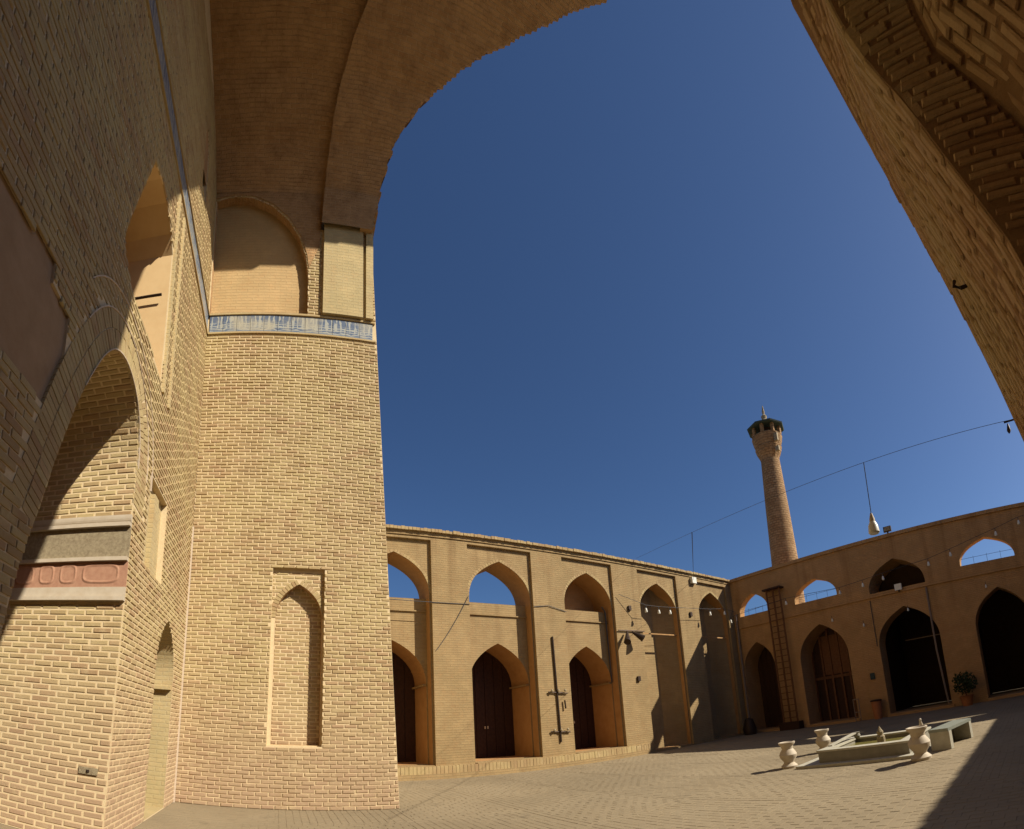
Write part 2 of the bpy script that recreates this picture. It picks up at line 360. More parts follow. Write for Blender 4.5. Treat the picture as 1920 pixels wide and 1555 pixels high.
def spans(poly, v):                                    # the u intervals of a polygon at height v
    xs = []; n = len(poly)
    for i in range(n):
        (x0, y0), (x1, y1) = poly[i], poly[(i + 1) % n]
        if (y0 > v) != (y1 > v): xs.append(x0 + (v - y0) * (x1 - x0) / (y1 - y0))
    xs.sort(); return [(xs[i], xs[i + 1]) for i in range(0, len(xs) - 1, 2)]
def subtract(iv, cut):
    out = []
    for a, b in iv:
        if cut[1] <= a or cut[0] >= b: out.append((a, b)); continue
        if cut[0] > a: out.append((a, cut[0]))
        if cut[1] < b: out.append((cut[1], b))
    return out
def lay(outer, holes, L=0.258, H=0.0765, gap=0.016, v0=None, v1=None, jit=0.006, seed=1):
    """running-bond bricks (u0,u1,v0,v1) that fill a polygon with holes"""
    rnd = random.Random(seed); res = []
    v0 = min(q[1] for q in outer) if v0 is None else v0; v1 = max(q[1] for q in outer) if v1 is None else v1
    k = 0; v = v0
    while v + H <= v1 + 1e-6:
        iv = spans(outer, v + H / 2)
        for h in holes:
            for c in spans(h, v + H / 2): iv = subtract(iv, c)
        off = (k % 2) * L / 2 + rnd.uniform(-0.02, 0.02)
        for a, b in iv:
            u = math.floor((a - off) / L) * L + off
            while u < b:
                x0, x1 = max(u + gap / 2, a + 0.002), min(u + L - gap / 2, b - 0.002)
                if x1 - x0 > 0.035:
                    j = rnd.uniform
                    res.append((x0 + j(0, jit) * (x0 > a + 0.01), x1 - j(0, jit) * (x1 < b - 0.01), v + gap / 2 + j(-.003, .003), v + H - gap / 2 + j(-.003, .003)))
                u += L
        v += H; k += 1
    return res
def brick_corners(surf, q, rnd, proud, back=0.02):
    u0, u1, v0, v1 = q; d = -max(0.003, proud + rnd.uniform(-0.003, 0.004)); c = min(0.008, (v1 - v0) * 0.2)
    tw = rnd.uniform(-0.001, 0.001); tu = rnd.uniform(-0.001, 0.001)
    fr = [surf(u0 + c, v0 + c, d + tw), surf(u1 - c, v0 + c, d - tw), surf(u1 - c, v1 - c, d - tw + tu), surf(u0 + c, v1 - c, d + tw + tu)]
    rm = [surf(u0, v0, d + c * 1.2), surf(u1, v0, d + c * 1.2), surf(u1, v1, d + c * 1.2), surf(u0, v1, d + c * 1.2)]
    bk = [surf(u0, v0, back), surf(u1, v0, back), surf(u1, v1, back), surf(u0, v1, back)]
    return fr, rm, bk
def add_brick(mb, surf, q, rnd, proud):
    fr, rm, bk = brick_corners(surf, q, rnd, proud); t = rnd.random()
    mb.face(fr, None, t)
    for i in range(4):
        j = (i + 1) % 4
        mb.face([rm[i], rm[j], fr[j], fr[i]], None, t); mb.face([bk[i], bk[j], rm[j], rm[i]], None, t)
UNIT = {}
def unit_brick(k):
    """a shared worn brick of size 1 x 1 x 1, its face at y = -1, for flat walls"""
    if k in UNIT: return UNIT[k]
    rnd = random.Random(100 + k); mb = MB()
    cu, cv = 0.036, 0.15
    j = lambda a: rnd.uniform(-a, a)
    fr = [Vector((s * (0.5 - cu) + j(.008), -1 + j(.10), w * (0.5 - cv) + j(.03))) for s, w in ((-1, -1), (1, -1), (1, 1), (-1, 1))]
    rm = [Vector((s * 0.5 + j(.006), -0.72, w * 0.5 + j(.03))) for s, w in ((-1, -1), (1, -1), (1, 1), (-1, 1))]
    bk = [Vector((s * 0.5, 0.8, w * 0.5)) for s, w in ((-1, -1), (1, -1), (1, 1), (-1, 1))]
    t = rnd.random(); mb.face(fr, None, t)
    for i in range(4):
        q = (i + 1) % 4; mb.face([rm[i], rm[q], fr[q], fr[i]], None, t); mb.face([bk[i], bk[q], rm[q], rm[i]], None, t)
    o = mb.build('brick_master', 'brick'); me = o.data; bpy.data.objects.remove(o); UNIT[k] = me
    return me
def seen(p, m=40):
    x, y = proj(p); return -m < x < 1920 + m and -m < y < 1555 + m
def wall_bricks(fr, bricks, parent, material, proud=0.014, seed=3, limit=300, name='brick', rest='brickwork'):
    """the bricks that show largest become objects, the rest one mesh of real bricks"""
    rnd = random.Random(seed)
    bricks = [q for q in bricks if seen(fr.p((q[0] + q[1]) / 2, q[2]), 260)]
    def size(q):
        a, b, c = proj(fr.p(q[0], q[2])), proj(fr.p(q[1], q[2])), proj(fr.p(q[0], q[3]))
        w = abs((b[0] - a[0]) * (c[1] - a[1]) - (b[1] - a[1]) * (c[0] - a[0]))
        return w if seen(fr.p((q[0] + q[1]) / 2, q[2]), 0) else 0
    order = sorted(bricks, key=size, reverse=True)
    Rm = Matrix((fr.U, fr.N, Vector((0, 0, 1)))).transposed()
    base = WLOC[parent.name]
    for q in order[:limit]:
        o = bpy.data.objects.new(name, unit_brick(rnd.randrange(9))); COL.objects.link(o)
        o.parent = parent
        S = Matrix.Diagonal((q[1] - q[0], max(0.0025, proud + rnd.uniform(-0.003, 0.005)), q[3] - q[2]))
        o.matrix_local = Matrix.Translation(fr.p((q[0] + q[1]) / 2, (q[2] + q[3]) / 2) - base) @ (Rm @ S).to_4x4()
        WLOC[o.name] = base
        if material != 'brick':
            o.material_slots[0].link = 'OBJECT'; o.material_slots[0].material = M[material]
    mb = MB()
    for q in order[limit:]: add_brick(mb, lambda u, v, d: fr.p(u, v, d), q, rnd, proud)
    if mb.f:
        s = mb.build(rest, material, parent); s['kind'] = 'stuff'
def voussoirs(fr, pts, w, parent, material, n=None, proud=0.012, size=0.075, name='voussoir', depth=0.03, d=0.0):
    """arch bricks standing on the outline pts (list of (u,z)), w long, each an object"""
    segs = []; tot = 0
    for i in range(len(pts) - 1):
        L = math.hypot(pts[i + 1][0] - pts[i][0], pts[i + 1][1] - pts[i][1]); segs.append((tot, tot + L, i)); tot += L
    n = n or max(3, int(tot / size)); out = []
    def pt(s):
        for a, b, i in segs:
            if s <= b + 1e-9: t = (s - a) / (b - a); break
        p, q = pts[i], pts[i + 1]; dx, dz = q[0] - p[0], q[1] - p[1]; L = math.hypot(dx, dz)
        return (p[0] + dx * t, p[1] + dz * t), (-dz / L, dx / L)
    rnd = random.Random(n)
    for k in range(n):
        a, b = tot * k / n + 0.006, tot * (k + 1) / n - 0.006
        (pa, na), (pb, nb) = pt(a), pt(b); e = proud + rnd.uniform(-.003, .004)
        c = [fr.p(*pa, d - e), fr.p(*pb, d - e), fr.p(pb[0] + nb[0] * w, pb[1] + nb[1] * w, d - e), fr.p(pa[0] + na[0] * w, pa[1] + na[1] * w, d - e)]
        g = [fr.p(*pa, d + depth), fr.p(*pb, d + depth), fr.p(pb[0] + nb[0] * w, pb[1] + nb[1] * w, d + depth), fr.p(pa[0] + na[0] * w, pa[1] + na[1] * w, d + depth)]
        mb = MB(); mb.hexa(c + g, rnd.random()); out.append(mb.build(name, material, parent, origin=(Vector(c[0]) + Vector(c[2])) / 2))
    return out

# ------------------------------------------------------------------ the planes of the place
XB, YA, X1, Y2, X3 = -9.53, -1.93, -14.63, 20.66, 5.95
FA = Fr((0, YA, 0), (1, 0, 0), (0, -1, 0))             # back wall of the iwan
FB = Fr((XB, 0, 0), (0, 1, 0), (-1, 0, 0))             # side wall of the iwan
F1 = Fr((X1, 0, 0), (0, 1, 0), (-1, 0, 0))             # sunlit arcade
F2 = Fr((0, Y2, 0), (1, 0, 0), (0, 1, 0))              # facing arcade
F3 = Fr((X3, 0, 0), (0, 1, 0), (1, 0, 0))              # arcade opposite the sunlit one
def struct(o): o['kind'] = 'structure'; return o

# ------------------------------------------------------------------ ground
g = MB(); g.face([(-400, -400, -0.004), (400, -400, -0.004), (400, 400, -0.004), (-400, 400, -0.004)])
ground = struct(g.build('ground', 'dust'))
gs = lambda u, v, d: Vector((u, v, -d))
pav = []
P = 2.10
for i in range(-8, 3):
    for j in range(-1, 10):
        x0, y0 = i * P + 0.35, j * P + 0.2
        x1, y1 = x0 + P - 0.13, y0 + P - 0.13
        if (i + j) % 2: cells = [(a, b, c, d) for a, b, c, d in lay(rect(x0, x1, y0, y1), (), 0.25, 0.128, 0.005, seed=i * 31 + j)]
        else: cells = [(c, d, a, b) for a, b, c, d in lay(rect(y0, y1, x0, x1), (), 0.25, 0.128, 0.005, seed=i * 31 + j)]
        k = 0
        while k * 0.25 < P - 0.2:                        # the strips between the panels
            cells.append((x0 + k * 0.25, min(x0 + k * 0.25 + 0.242, x1), y1 + 0.008, y1 + 0.122))
            cells.append((x1 + 0.008, x1 + 0.122, y0 + k * 0.25, min(y0 + k * 0.25 + 0.242, y1))); k += 1
        pav += cells
def pave_seen(q):
    c = ((q[0] + q[1]) / 2, (q[2] + q[3]) / 2, 0)
    return seen(c, 30) and q[0] > X1 and q[3] < Y2 - 0.3 and not (c[1] < YA + .05) and not (c[0] < XB and c[1] < 2.45) and not (c[0] > 0.2 and c[1] < 2.6)
pav = [q for q in pav if pave_seen(q)]
def pave_size(q):
    a, b, c = proj((q[0], q[2], 0)), proj((q[1], q[2], 0)), proj((q[0], q[3], 0))
    return abs((b[0] - a[0]) * (c[1] - a[1]) - (b[1] - a[1]) * (c[0] - a[0]))
pav.sort(key=pave_size, reverse=True)
rp = random.Random(5)
def add_paver(mb, q):
    t = rp.random(); h = rp.uniform(-0.0012, 0.0012); e = 0.002; a, b, c, d = q
    up = [(a + e, c + e, h + rp.uniform(-.001, .001)), (b - e, c + e, h + rp.uniform(-.001, .001)), (b - e, d - e, h + rp.uniform(-.001, .001)), (a + e, d - e, h + rp.uniform(-.001, .001))]
    lo = [(a, c, -0.006), (b, c, -0.006), (b, d, -0.006), (a, d, -0.006)]
    mb.face(up, None, t)
    for i in range(4): mb.face([lo[i], lo[(i + 1) % 4], up[(i + 1) % 4], up[i]], None, t)
for q in pav[:300]:
    mb = MB(); add_paver(mb, q); mb.build('paving_brick', 'pave', ground, origin=((q[0] + q[1]) / 2, (q[2] + q[3]) / 2, 0))
mb = MB()
for q in pav[300:]: add_paver(mb, q)
mb.build('paving', 'pave', ground)['kind'] = 'stuff'

# ------------------------------------------------------------------ side wall of the iwan (the sunlit pier)
def edge(z): return 2.40 - 0.55 * z / 13.2             # its free edge leans back a little
side = thing('iwan_side_wall', 'sunlit buff brick wall of the iwan with tall arched niche and blue tile frieze', 'wall', (XB, 0, 0))
ZT0, ZT1 = 10.33, 10.76
b_outer = [(YA, 0), (edge(0), 0), (edge(13.2), 13.2), (0.60, 13.2), (0.60, 14.25), (YA, 14.25)]
nframe = rect(-0.20, 0.87, 1.17, 4.78)
narch = arch(0.355, 0.475, 3.72, 4.44, 12, 1.19)
squinch = [(YA + 0.03, 10.86), (YA + 0.03, 14.02), (-1.45, 14.12), (-1.0, 14.05), (-0.55, 13.82), (-0.15, 13.42), (0.12, 12.95), (0.28, 12.45), (0.35, 11.9), (0.36, 10.86)]
pil = rect(0.66, edge(12) - 0.07, 10.82, 13.18)
mb = MB(); sheet(mb, FB, b_outer, [nframe, squinch], 0.004, [0.09])
mb.build('wall_face', 'mortar', side)
mb = MB(); sheet(mb, FB, [(-0.199, 1.171), (-0.199, 4.779), (0.869, 4.779), (0.869, 1.171)], [narch], 0.09, []); mb.build('niche_frame', 'mortar', side)
mb = MB(); reveal(mb, FB, narch, 0.088, 0.30); mb.build('niche_reveal', 'vault', side)  # darker vault material paints the niche's shade onto its reveal
mb = MB(); sheet(mb, FB, rect(-0.25, 0.95, 1.0, 4.7), (), 0.29); mb.build('niche_back', 'mortar', side)
mb = MB(); sheet(mb, FB, rect(YA, 0.4, 10.8, 14.2), (), 0.20); mb.build('squinch_back', 'squinch', side)
mb = MB(); reveal(mb, FB, squinch, 0.004, 0.20); mb.build('squinch_soffit', 'vault', side)
mb = MB()                                              # thickness: the end towards the courtyard and the mass behind
for k in range(12):
    z0, z1 = 13.2 * k / 12, 13.2 * (k + 1) / 12
    mb.face([(XB - .004, edge(z0), z0), (X1, edge(z0), z0), (X1, edge(z1), z1), (XB - .004, edge(z1), z1)], [(0, z0), (5, z0), (5, z1), (0, z1)])
mb.box(X1, XB - 0.7, YA, 1.7, 0, 16)
mb.build('pier_core', 'iwan', side)
bb = lay(b_outer, [nframe, squinch, rect(YA - 1, 3, ZT0 - 0.02, ZT1 + 0.03), pil], seed=11)
bb2 = lay([(-0.195, 1.18), (-0.195, 4.77), (0.86, 4.77), (0.86, 1.18)], [arch(0.355, 0.475 + 0.11, 3.72, 4.56, 12, 1.0)], seed=12)
wall_bricks(FB, bb, side, 'brick', 0.009, 21, 300)
for fr_off, br, sd in ((0.09, bb2, 22), (0.29, lay(arch(0.355, 0.475, 3.72, 4.44, 12, 1.19), (), seed=13), 23)):
    mb = MB(); rnd = random.Random(sd)
    for q in br: add_brick(mb, lambda u, v, d: FB.p(u, v, d + fr_off), q, rnd, 0.008)
    mb.build('niche_brickwork', 'brick', side)['kind'] = 'stuff'
voussoirs(FB, arch(0.355, 0.475, 3.72, 4.44, 12), 0.11, side, 'brick', None, 0.012, 0.07, 'voussoir', 0.03, 0.09)
for u0, u1, nm in ((0.70, 1.63, 'pilaster'), (1.70, edge(12) - 0.03, 'edge_strip')):
    mb = MB(); sheet(mb, FB, rect(u0, u1, 10.83, 13.35), (), -0.11); reveal(mb, FB, rect(u0, u1, 10.83, 13.35), -0.11, 0.03); mb.build(nm, 'iwan', side)
sk = [(YA + 0.02, 14.06), (-1.45, 14.15), (-0.98, 14.09), (-0.52, 13.86), (-0.12, 13.46), (0.15, 12.98), (0.31, 12.48), (0.36, 12.1), (0.60, 12.75), (0.62, 14.3), (YA + 0.02, 14.3)]
mb = MB(); sheet(mb, FB, sk, (), -0.022); reveal(mb, FB, sk, -0.022, 0.01); mb.build('squinch_hood', 'vault', side)
mb = MB()
for z0, z1, pr in ((ZT0 - 0.045, ZT0 - 0.005, 0.035), (ZT1 + 0.002, ZT1 + 0.04, 0.05)):
    a, b = FB.p(YA, z0, 0.02), FB.p(edge(z0) - 0.03, z1, -pr); mb.box(b.x, a.x, a.y, b.y, z0, z1)
mb.build('frieze_border', 'brick', side)
def tiles(fr, a, b, parent, w=0.30, seed=1):
    fz = MB(); sheet(fz, fr, rect(a, b, ZT0, ZT1), (), -0.004); fo = fz.build('tile_frieze', 'mortar', parent)
    n = int((b - a) / w); rnd = random.Random(seed)
    for k in range(n):
        x0, x1 = a + (b - a) * k / n + 0.004, a + (b - a) * (k + 1) / n - 0.004
        mb = MB(); d = -0.022 + rnd.uniform(-.003, .003)
        c = [fr.p(x0, ZT0 + .005, d), fr.p(x1, ZT0 + .005, d), fr.p(x1, ZT1 - .005, d), fr.p(x0, ZT1 - .005, d)]
        mb.face(c, [(x0, ZT0), (x1, ZT0), (x1, ZT1), (x0, ZT1)])
        e = [fr.p(x0, ZT0 + .005, 0), fr.p(x1, ZT0 + .005, 0), fr.p(x1, ZT1 - .005, 0), fr.p(x0, ZT1 - .005, 0)]
        for i in range(4): j = (i + 1) % 4; mb.face([e[i], e[j], c[j], c[i]])
        mb.build('tile', 'tile', fo, origin=fr.p((x0 + x1) / 2, (ZT0 + ZT1) / 2))
tiles(FB, YA + 0.06, edge(10.3) - 0.10, side, seed=4)

# ------------------------------------------------------------------ back wall of the iwan
back = thing('iwan_back_wall', 'buff brick back wall of the iwan with pointed window above a deep arched passage', 'wall', (-6, YA, 0))
XR = 3.2
key = [(-5.58, 4.25), (-5.60, 4.75), (-5.54, 5.18), (-5.36, 5.50), (-5.08, 5.67), (-4.78, 5.70), (-4.48, 5.58), (-4.22, 5.32), (-3.98, 4.95), (-3.72, 4.45), (-3.46, 3.80), (-3.24, 3.15), (-3.04, 2.55), (-2.92, 2.00)]
head = []                                              # smoothed arch head from the far springing to the near one
for i in range(len(key) - 1):
    q0, q1, q2, q3 = key[max(i - 1, 0)], key[i], key[i + 1], key[min(i + 2, len(key) - 1)]
    for k in range(3):
        t = k / 3; head.append(tuple(0.5 * (2 * q1[c] + (q2[c] - q0[c]) * t + (2 * q0[c] - 5 * q1[c] + 4 * q2[c] - q3[c]) * t * t + (3 * q1[c] - q0[c] - 3 * q2[c] + q3[c]) * t ** 3) for c in (0, 1)))
head.append(key[-1])
win = [(-6.32, 6.60), (-6.36, 8.90), (-6.20, 9.12), (-5.85, 9.28), (-5.50, 9.26), (-5.16, 9.10), (-4.95, 8.55), (-4.72, 7.95), (-4.50, 7.35), (-4.40, 7.02), (-4.46, 6.85), (-4.66, 6.70), (-4.90, 6.65)]
slot = rect(-7.28, -6.22, 3.66, 5.03)
nich = arch(-8.02, 0.66, 2.35, 3.24, 10, 0.02)
panel = [(-3.35, 3.96), (-3.35, 5.0), (-3.02, 5.02), (-3.02, 5.24), (-2.66, 5.24), (-2.66, 5.16), (-1.2, 5.16), (-1.2, 3.96)]
slit = arch(-8.2, 0.22, 13.4, 14.2, 8, 12.5)
a_outer = [(XB, 0), (XB, 16.5), (XR, 16.5), (XR, 0.0)]
# the wall face with the passage cut out down to the floor
ao = [(XB, 0), (XB, 16.5), (XR, 16.5), (XR, 0.0), (-2.90, 0.0)] + list(reversed(head)) + [(-5.58, 0.0)]
mb = MB(); sheet(mb, FA, ao, [win, slot, nich, panel, slit], 0.004, [0.02, 0.10, 0.01, 0.03, 0.5]); mb.build('wall_face', 'mortar', back)
mb = MB(); reveal(mb, FA, win, 0.02, 1.7); mb.build('window_reveal', 'plaster', back)
mb = MB(); sheet(mb, FA, rect(-6.4, -4.2, 6.5, 9.2), (), 1.7); mb.build('window_back', 'plaster', back)
mb = MB(); sheet(mb, FA, rect(-7.28, -6.22, 3.66, 5.03), (), 0.10); mb.box(-6.86, -6.62, YA - 0.11, YA - 0.03, 3.66, 4.9); mb.build('sunken_panel', 'iwan', back)
mb = MB(); sheet(mb, FA, rect(-8.8, -7.3, 0.0, 3.3), (), 1.3); mb.build('niche_back', 'iwan', back)
mb = MB(); reveal(mb, FA, nich, 0.008, 1.3); mb.build('niche_reveal', 'iwan', back)
mb = MB(); mb.box(-8.70, -8.58, YA - 1.3, YA - 0.02, 2.08, 2.14); mb.build('niche_sill', 'iwan', back)
mb = MB(); sheet(mb, FA, panel, (), 0.03); mb.build('plaster_panel', 'plaster_grey', back)
mb = MB(); sheet(mb, FA, rect(-8.5, -7.9, 12.4, 14.3), (), 0.5); mb.build('slit_back', 'vault', back)
mb = MB()
for x in (-6.40, -6.78):                               # upright fillets beside the window
    mb = MB(); mb.box(x - 0.03, x + 0.03, YA - 0.01, YA + 0.04, 6.45, 10.1); mb.build('fillet', 'iwan', back)
mb = MB(); mb.tube([(-6.26, YA - 0.1, 8.08), (-6.26, YA - 1.6, 8.08)], 0.02, 6); mb.tube([(-6.26, YA - 0.6, 8.15), (-6.26, YA - 0.85, 8.16)], 0.03, 6)
mb.build('window_rail', 'iron', back)
strip = rect(-6.44, -6.365, 6.44, 10.12)
ab = lay([(XB, 0), (XB, 15.5), (XR, 15.5), (XR, 0)], [[(-5.58, -0.2)] + head + [(-2.90, -0.2)], win, slot, nich, panel, strip, slit, rect(XB - 1, XR + 1, ZT0 - 0.02, ZT1 + 0.03)], seed=31)
hs = [q for q in head if q[1] > 2.9]
ring_o = offset(hs, 0.41)
ab = [q for q in ab if not inside(ring_o + hs[::-1], (q[0] + q[1]) / 2, (q[2] + q[3]) / 2)]
wall_bricks(FA, ab, back, 'brick', 0.007, 32, 300)
voussoirs(FA, hs, 0.20, back, 'brick', None, 0.006, 0.078, 'voussoir')
voussoirs(FA, offset(hs, 0.212), 0.19, back, 'brick', None, 0.005, 0.078, 'voussoir')
for off in (0.0, 0.40, 0.66):
    pts = [q for q in offset(head, off) if q[1] > 4.6 and q[0] < -3.7]
    mb = MB()
    for a, b in zip(pts, pts[1:]):
        n = Vector((-(b[1] - a[1]), b[0] - a[0])).normalized() * 0.012
        mb.face([FA.p(*a, -.016), FA.p(*b, -.016), FA.p(b[0] + n.x, b[1] + n.y, -.016), FA.p(a[0] + n.x, a[1] + n.y, -.016)])
        mb.face([FA.p(*a, -.016), FA.p(*b, -.016), FA.p(*b, 0.01), FA.p(*a, 0.01)])
    mb.build('gypsum_line', 'white_mortar', back)
mb = MB(); mb.box(XB + 0.02, XB + 0.07, YA - 0.01, YA + 0.03, 0.0, 5.6); mb.build('corner_fillet', 'white_mortar', back)
tiles(FA, XB + 0.06, -2.6, back, seed=9)
mb = MB()
for z0, z1, pr in ((ZT0 - 0.045, ZT0 - 0.005, 0.035), (ZT1 + 0.002, ZT1 + 0.04, 0.05)): mb.box(XB, XR, YA - 0.02, YA + pr, z0, z1)
mb.build('frieze_border', 'brick', back)

# ------------------------------------------------------------------ the arched passage behind the back wall
pas = thing('arched_passage', 'deep brick passage jamb with carved red stone band and cornice', 'passage', (-5.58, YA - 0.5, 0))
out = [(-5.58, 0.0)] + head + [(-2.90, 0.0)]
cum = [0.0]
for a, b in zip(out, out[1:]): cum.append(cum[-1] + math.hypot(b[0] - a[0], b[1] - a[1]))
def psurf(u, v, d):
    for i in range(len(out) - 1):
        if v <= cum[i + 1] or i == len(out) - 2:
            t = (v - cum[i]) / max(1e-6, cum[i + 1] - cum[i]); a, b = out[i], out[i + 1]
            dx, dz = b[0] - a[0], b[1] - a[1]; L = math.hypot(dx, dz)
            return Vector((a[0] + dx * t - dz / L * d, YA - 0.012 - u, a[1] + dz * t + dx / L * d))
mb = MB(); reveal(mb, FA, out, 0.004, 4.2, closed=False); mb.build('passage_lining', 'mortar', pas)
mb = MB(); sheet(mb, FA, rect(-5.75, -2.8, 0, 5.9), (), 4.2); mb.build('passage_end', 'vault', pas)
pb = lay(rect(0.0, 2.9, 0.0, 2.95), (), seed=41) + lay(rect(0.0, 2.9, 4.08, cum[-1] - 2.2), (), seed=42)
rnd = random.Random(43)
pb.sort(key=lambda q: q[0] + 0.6 * abs(q[2] - 1.0))
for q in pb[:300]:
    mb = MB(); add_brick(mb, psurf, q, rnd, 0.008); mb.build('brick', 'brick', pas, origin=psurf((q[0] + q[1]) / 2, (q[2] + q[3]) / 2, 0))
mb = MB()
for q in pb[300:]: add_brick(mb, psurf, q, rnd, 0.008)
mb.build('brickwork', 'brick', pas)['kind'] = 'stuff'
def course(name, z0, z1, pr, m, y0=YA + 0.0, y1=YA - 3.2, round_=0):
    mb = MB(); x = -5.58
    if round_:
        prof = [(0, z0)] + [(pr * math.sin(t * math.pi / 2 / 5), z0 + (z1 - z0) * 0.75 * (1 - math.cos(t * math.pi / 2 / 5))) for t in range(1, 6)] + [(pr, z1), (0, z1)]
    else: prof = [(0, z0), (pr, z0), (pr, z1), (0, z1)]
    for a, b in zip(prof, prof[1:] + prof[:1]):
        mb.face([(x + a[0], y0, a[1]), (x + a[0], y1, a[1]), (x + b[0], y1, b[1]), (x + b[0], y0, b[1])])
    mb.face([(x + a[0], y0, a[1]) for a in prof]); mb.face([(x + a[0], y1, a[1]) for a in prof[::-1]])
    return mb.build(name, m, pas, origin=(x, (y0 + y1) / 2, z0))
gp = at(165, 1446, 0, -5.56)
mb = MB(); mb.box(-5.60, -5.555, gp.y - 0.12, gp.y + 0.12, gp.z - 0.04, gp.z + 0.04); gpo = mb.build('grey_block', 'stone_grey', pas, origin=gp)
mb = MB(); mb.lathe([(0.02, 0), (0.02, 0.03)], gp + Vector((0.005, 0, -0.015)), 8); mb.build('bolt', 'iron', gpo, origin=gp)
course('ledge_lip', 2.94, 2.99, 0.075, 'stone')
course('stone_ledge', 2.99, 3.12, 0.04, 'stone')
red = course('carved_band', 3.12, 3.46, 0.03, 'stone_red')
course('stone_fillet', 3.46, 3.51, 0.08, 'stone')
course('speckled_band', 3.51, 3.92, 0.03, 'stone_grey')
course('cornice_lip', 3.92, 3.97, 0.085, 'stone')
course('cornice', 3.97, 4.08, 0.05, 'stone', round_=1)
for p0, p1 in ((26, 66), (70, 104), (108, 146), (150, 226)):
    ya, yb = at(p0, 1085, 0, -5.55).y, at(p1, 1085, 0, -5.55).y
    mb = MB(); yc, hw = (ya + yb) / 2, abs(yb - ya) / 2 - 0.02; zc, hh = 3.30, 0.135; x = -5.55
    ringp = []
    for k in range(24):
        t = 2 * math.pi * k / 24; c, s = math.cos(t), math.sin(t)
        ringp.append((math.copysign(abs(c) ** 0.55, c), math.copysign(abs(s) ** 0.55, s)))
    R0 = [(x + 0.002, yc + hw * a, zc + hh * b) for a, b in ringp]; R1 = [(x + 0.010, yc + (hw - .02) * a, zc + (hh - .02) * b) for a, b in ringp]
    R2 = [(x + 0.003, yc + (hw - .045) * a, zc + (hh - .045) * b) for a, b in ringp]
    for k in range(24):
        j = (k + 1) % 24; mb.face([R0[k], R0[j], R1[j], R1[k]]); mb.face([R1[k], R1[j], R2[j], R2[k]])
    mb.face(R2)
    mb.build('cartouche', 'stone_red', red, origin=(x, yc, zc))

# ------------------------------------------------------------------ vault over the iwan
BX = [(13.2, -9.53), (14.25, -9.50), (15.0, -9.02), (15.8, -8.20), (16.5, -7.10), (17.1, -6.05), (17.5, -5.40), (17.75, -4.65)]  # crown height, out of view, set so it shades the side wall's top
def lerp(tab, z):
    if z <= tab[0][0]: return tab[0][1]
    for (a, b), (c, d) in zip(tab, tab[1:]):
        if z <= c: return b + (d - b) * (z - a) / (c - a)
    return tab[-1][1]
def on_barrel(px, py):
    r = ray(px, py); lo, hi = 5.0, 30.0
    f = lambda t: (r.x * t) - lerp(BX, EYE + r.z * t)
    for _ in range(60):
        m = (lo + hi) / 2
        if f(m) > 0: lo = m
        else: hi = m
    p = Vector((0, 0, EYE)) + r * lo; return (p.z, p.y)
mouth = [(13.1, edge(13.2))] + [on_barrel(*p) for p in ((715, 350), (735, 280), (760, 235), (800, 190), (850, 145), (900, 110), (950, 85), (1000, 60), (1050, 35), (1095, 17), (1140, 0))]
rib = [(13.1, 0.62)] + [on_barrel(*p) for p in ((612, 320), (625, 220), (640, 150), (662, 70), (690, 0))]
prof = []                                              # (z, x) all the way over, in brick-high steps
z = 13.2
while z < 17.74: prof.append((z, lerp(BX, z))); z += 0.085
prof = [(x, z) for z, x in prof]
prof += [(-4.65 - (0.9 - 0.15 * k), 18.99 - 0.004 * (6 - k)) for k in range(0, 0)]
crown = [(-5.1, 17.62), (-4.65, 17.76), (-4.2, 17.62)]
left = [q for q in prof if q[1] < 17.55]
res = [left[0]]; need = 0.0
for a, b in zip(left, left[1:]):
    L = math.hypot(b[0] - a[0], b[1] - a[1]); s = 0.085 - need
    while s <= L: res.append((a[0] + (b[0] - a[0]) * s / L, a[1] + (b[1] - a[1]) * s / L)); s += 0.085
    need = L - (s - 0.085)
left = res
right = [(-9.30 - x, z) for x, z in left[::4]][::-1]
full = left + crown + right
rv = random.Random(8)
def y_mouth(x, z):
    if x > -5.2: return 2.4 + max(0, (-4.7 - x)) * 0.6
    y = lerp(mouth, z)
    lim = 2.7 + (-5.2 - x) * 9.0                       # past the frame's top, unseen, cut back to the facade to admit the sun
    return min(y, max(lim, 2.2))
vault = thing('iwan_vault', 'shadowed brick barrel vault of the iwan with ragged front arch edge', 'vault', (-4.65, 0, 13.2))
mv, mr, mo, mt = MB(), MB(), MB(), MB(); acc = 0
rows = []
for k, (x, z) in enumerate(full):
    n = full[min(k + 1, len(full) - 1)]; p_ = full[max(k - 1, 0)]
    tx, tz = n[0] - p_[0], n[1] - p_[1]; L = math.hypot(tx, tz); nx, nz = tz / L, -tx / L     # into the room
    ym = y_mouth(x, z) + rv.uniform(-0.035, 0.03); yr = min(lerp(rib, z), ym - 0.4)
    if x > -5.2: yr = 0.6
    rows.append((x, z, nx, nz, YA if (z > 14.2 or x > -5) else 0.55, yr, ym))
acc = 0
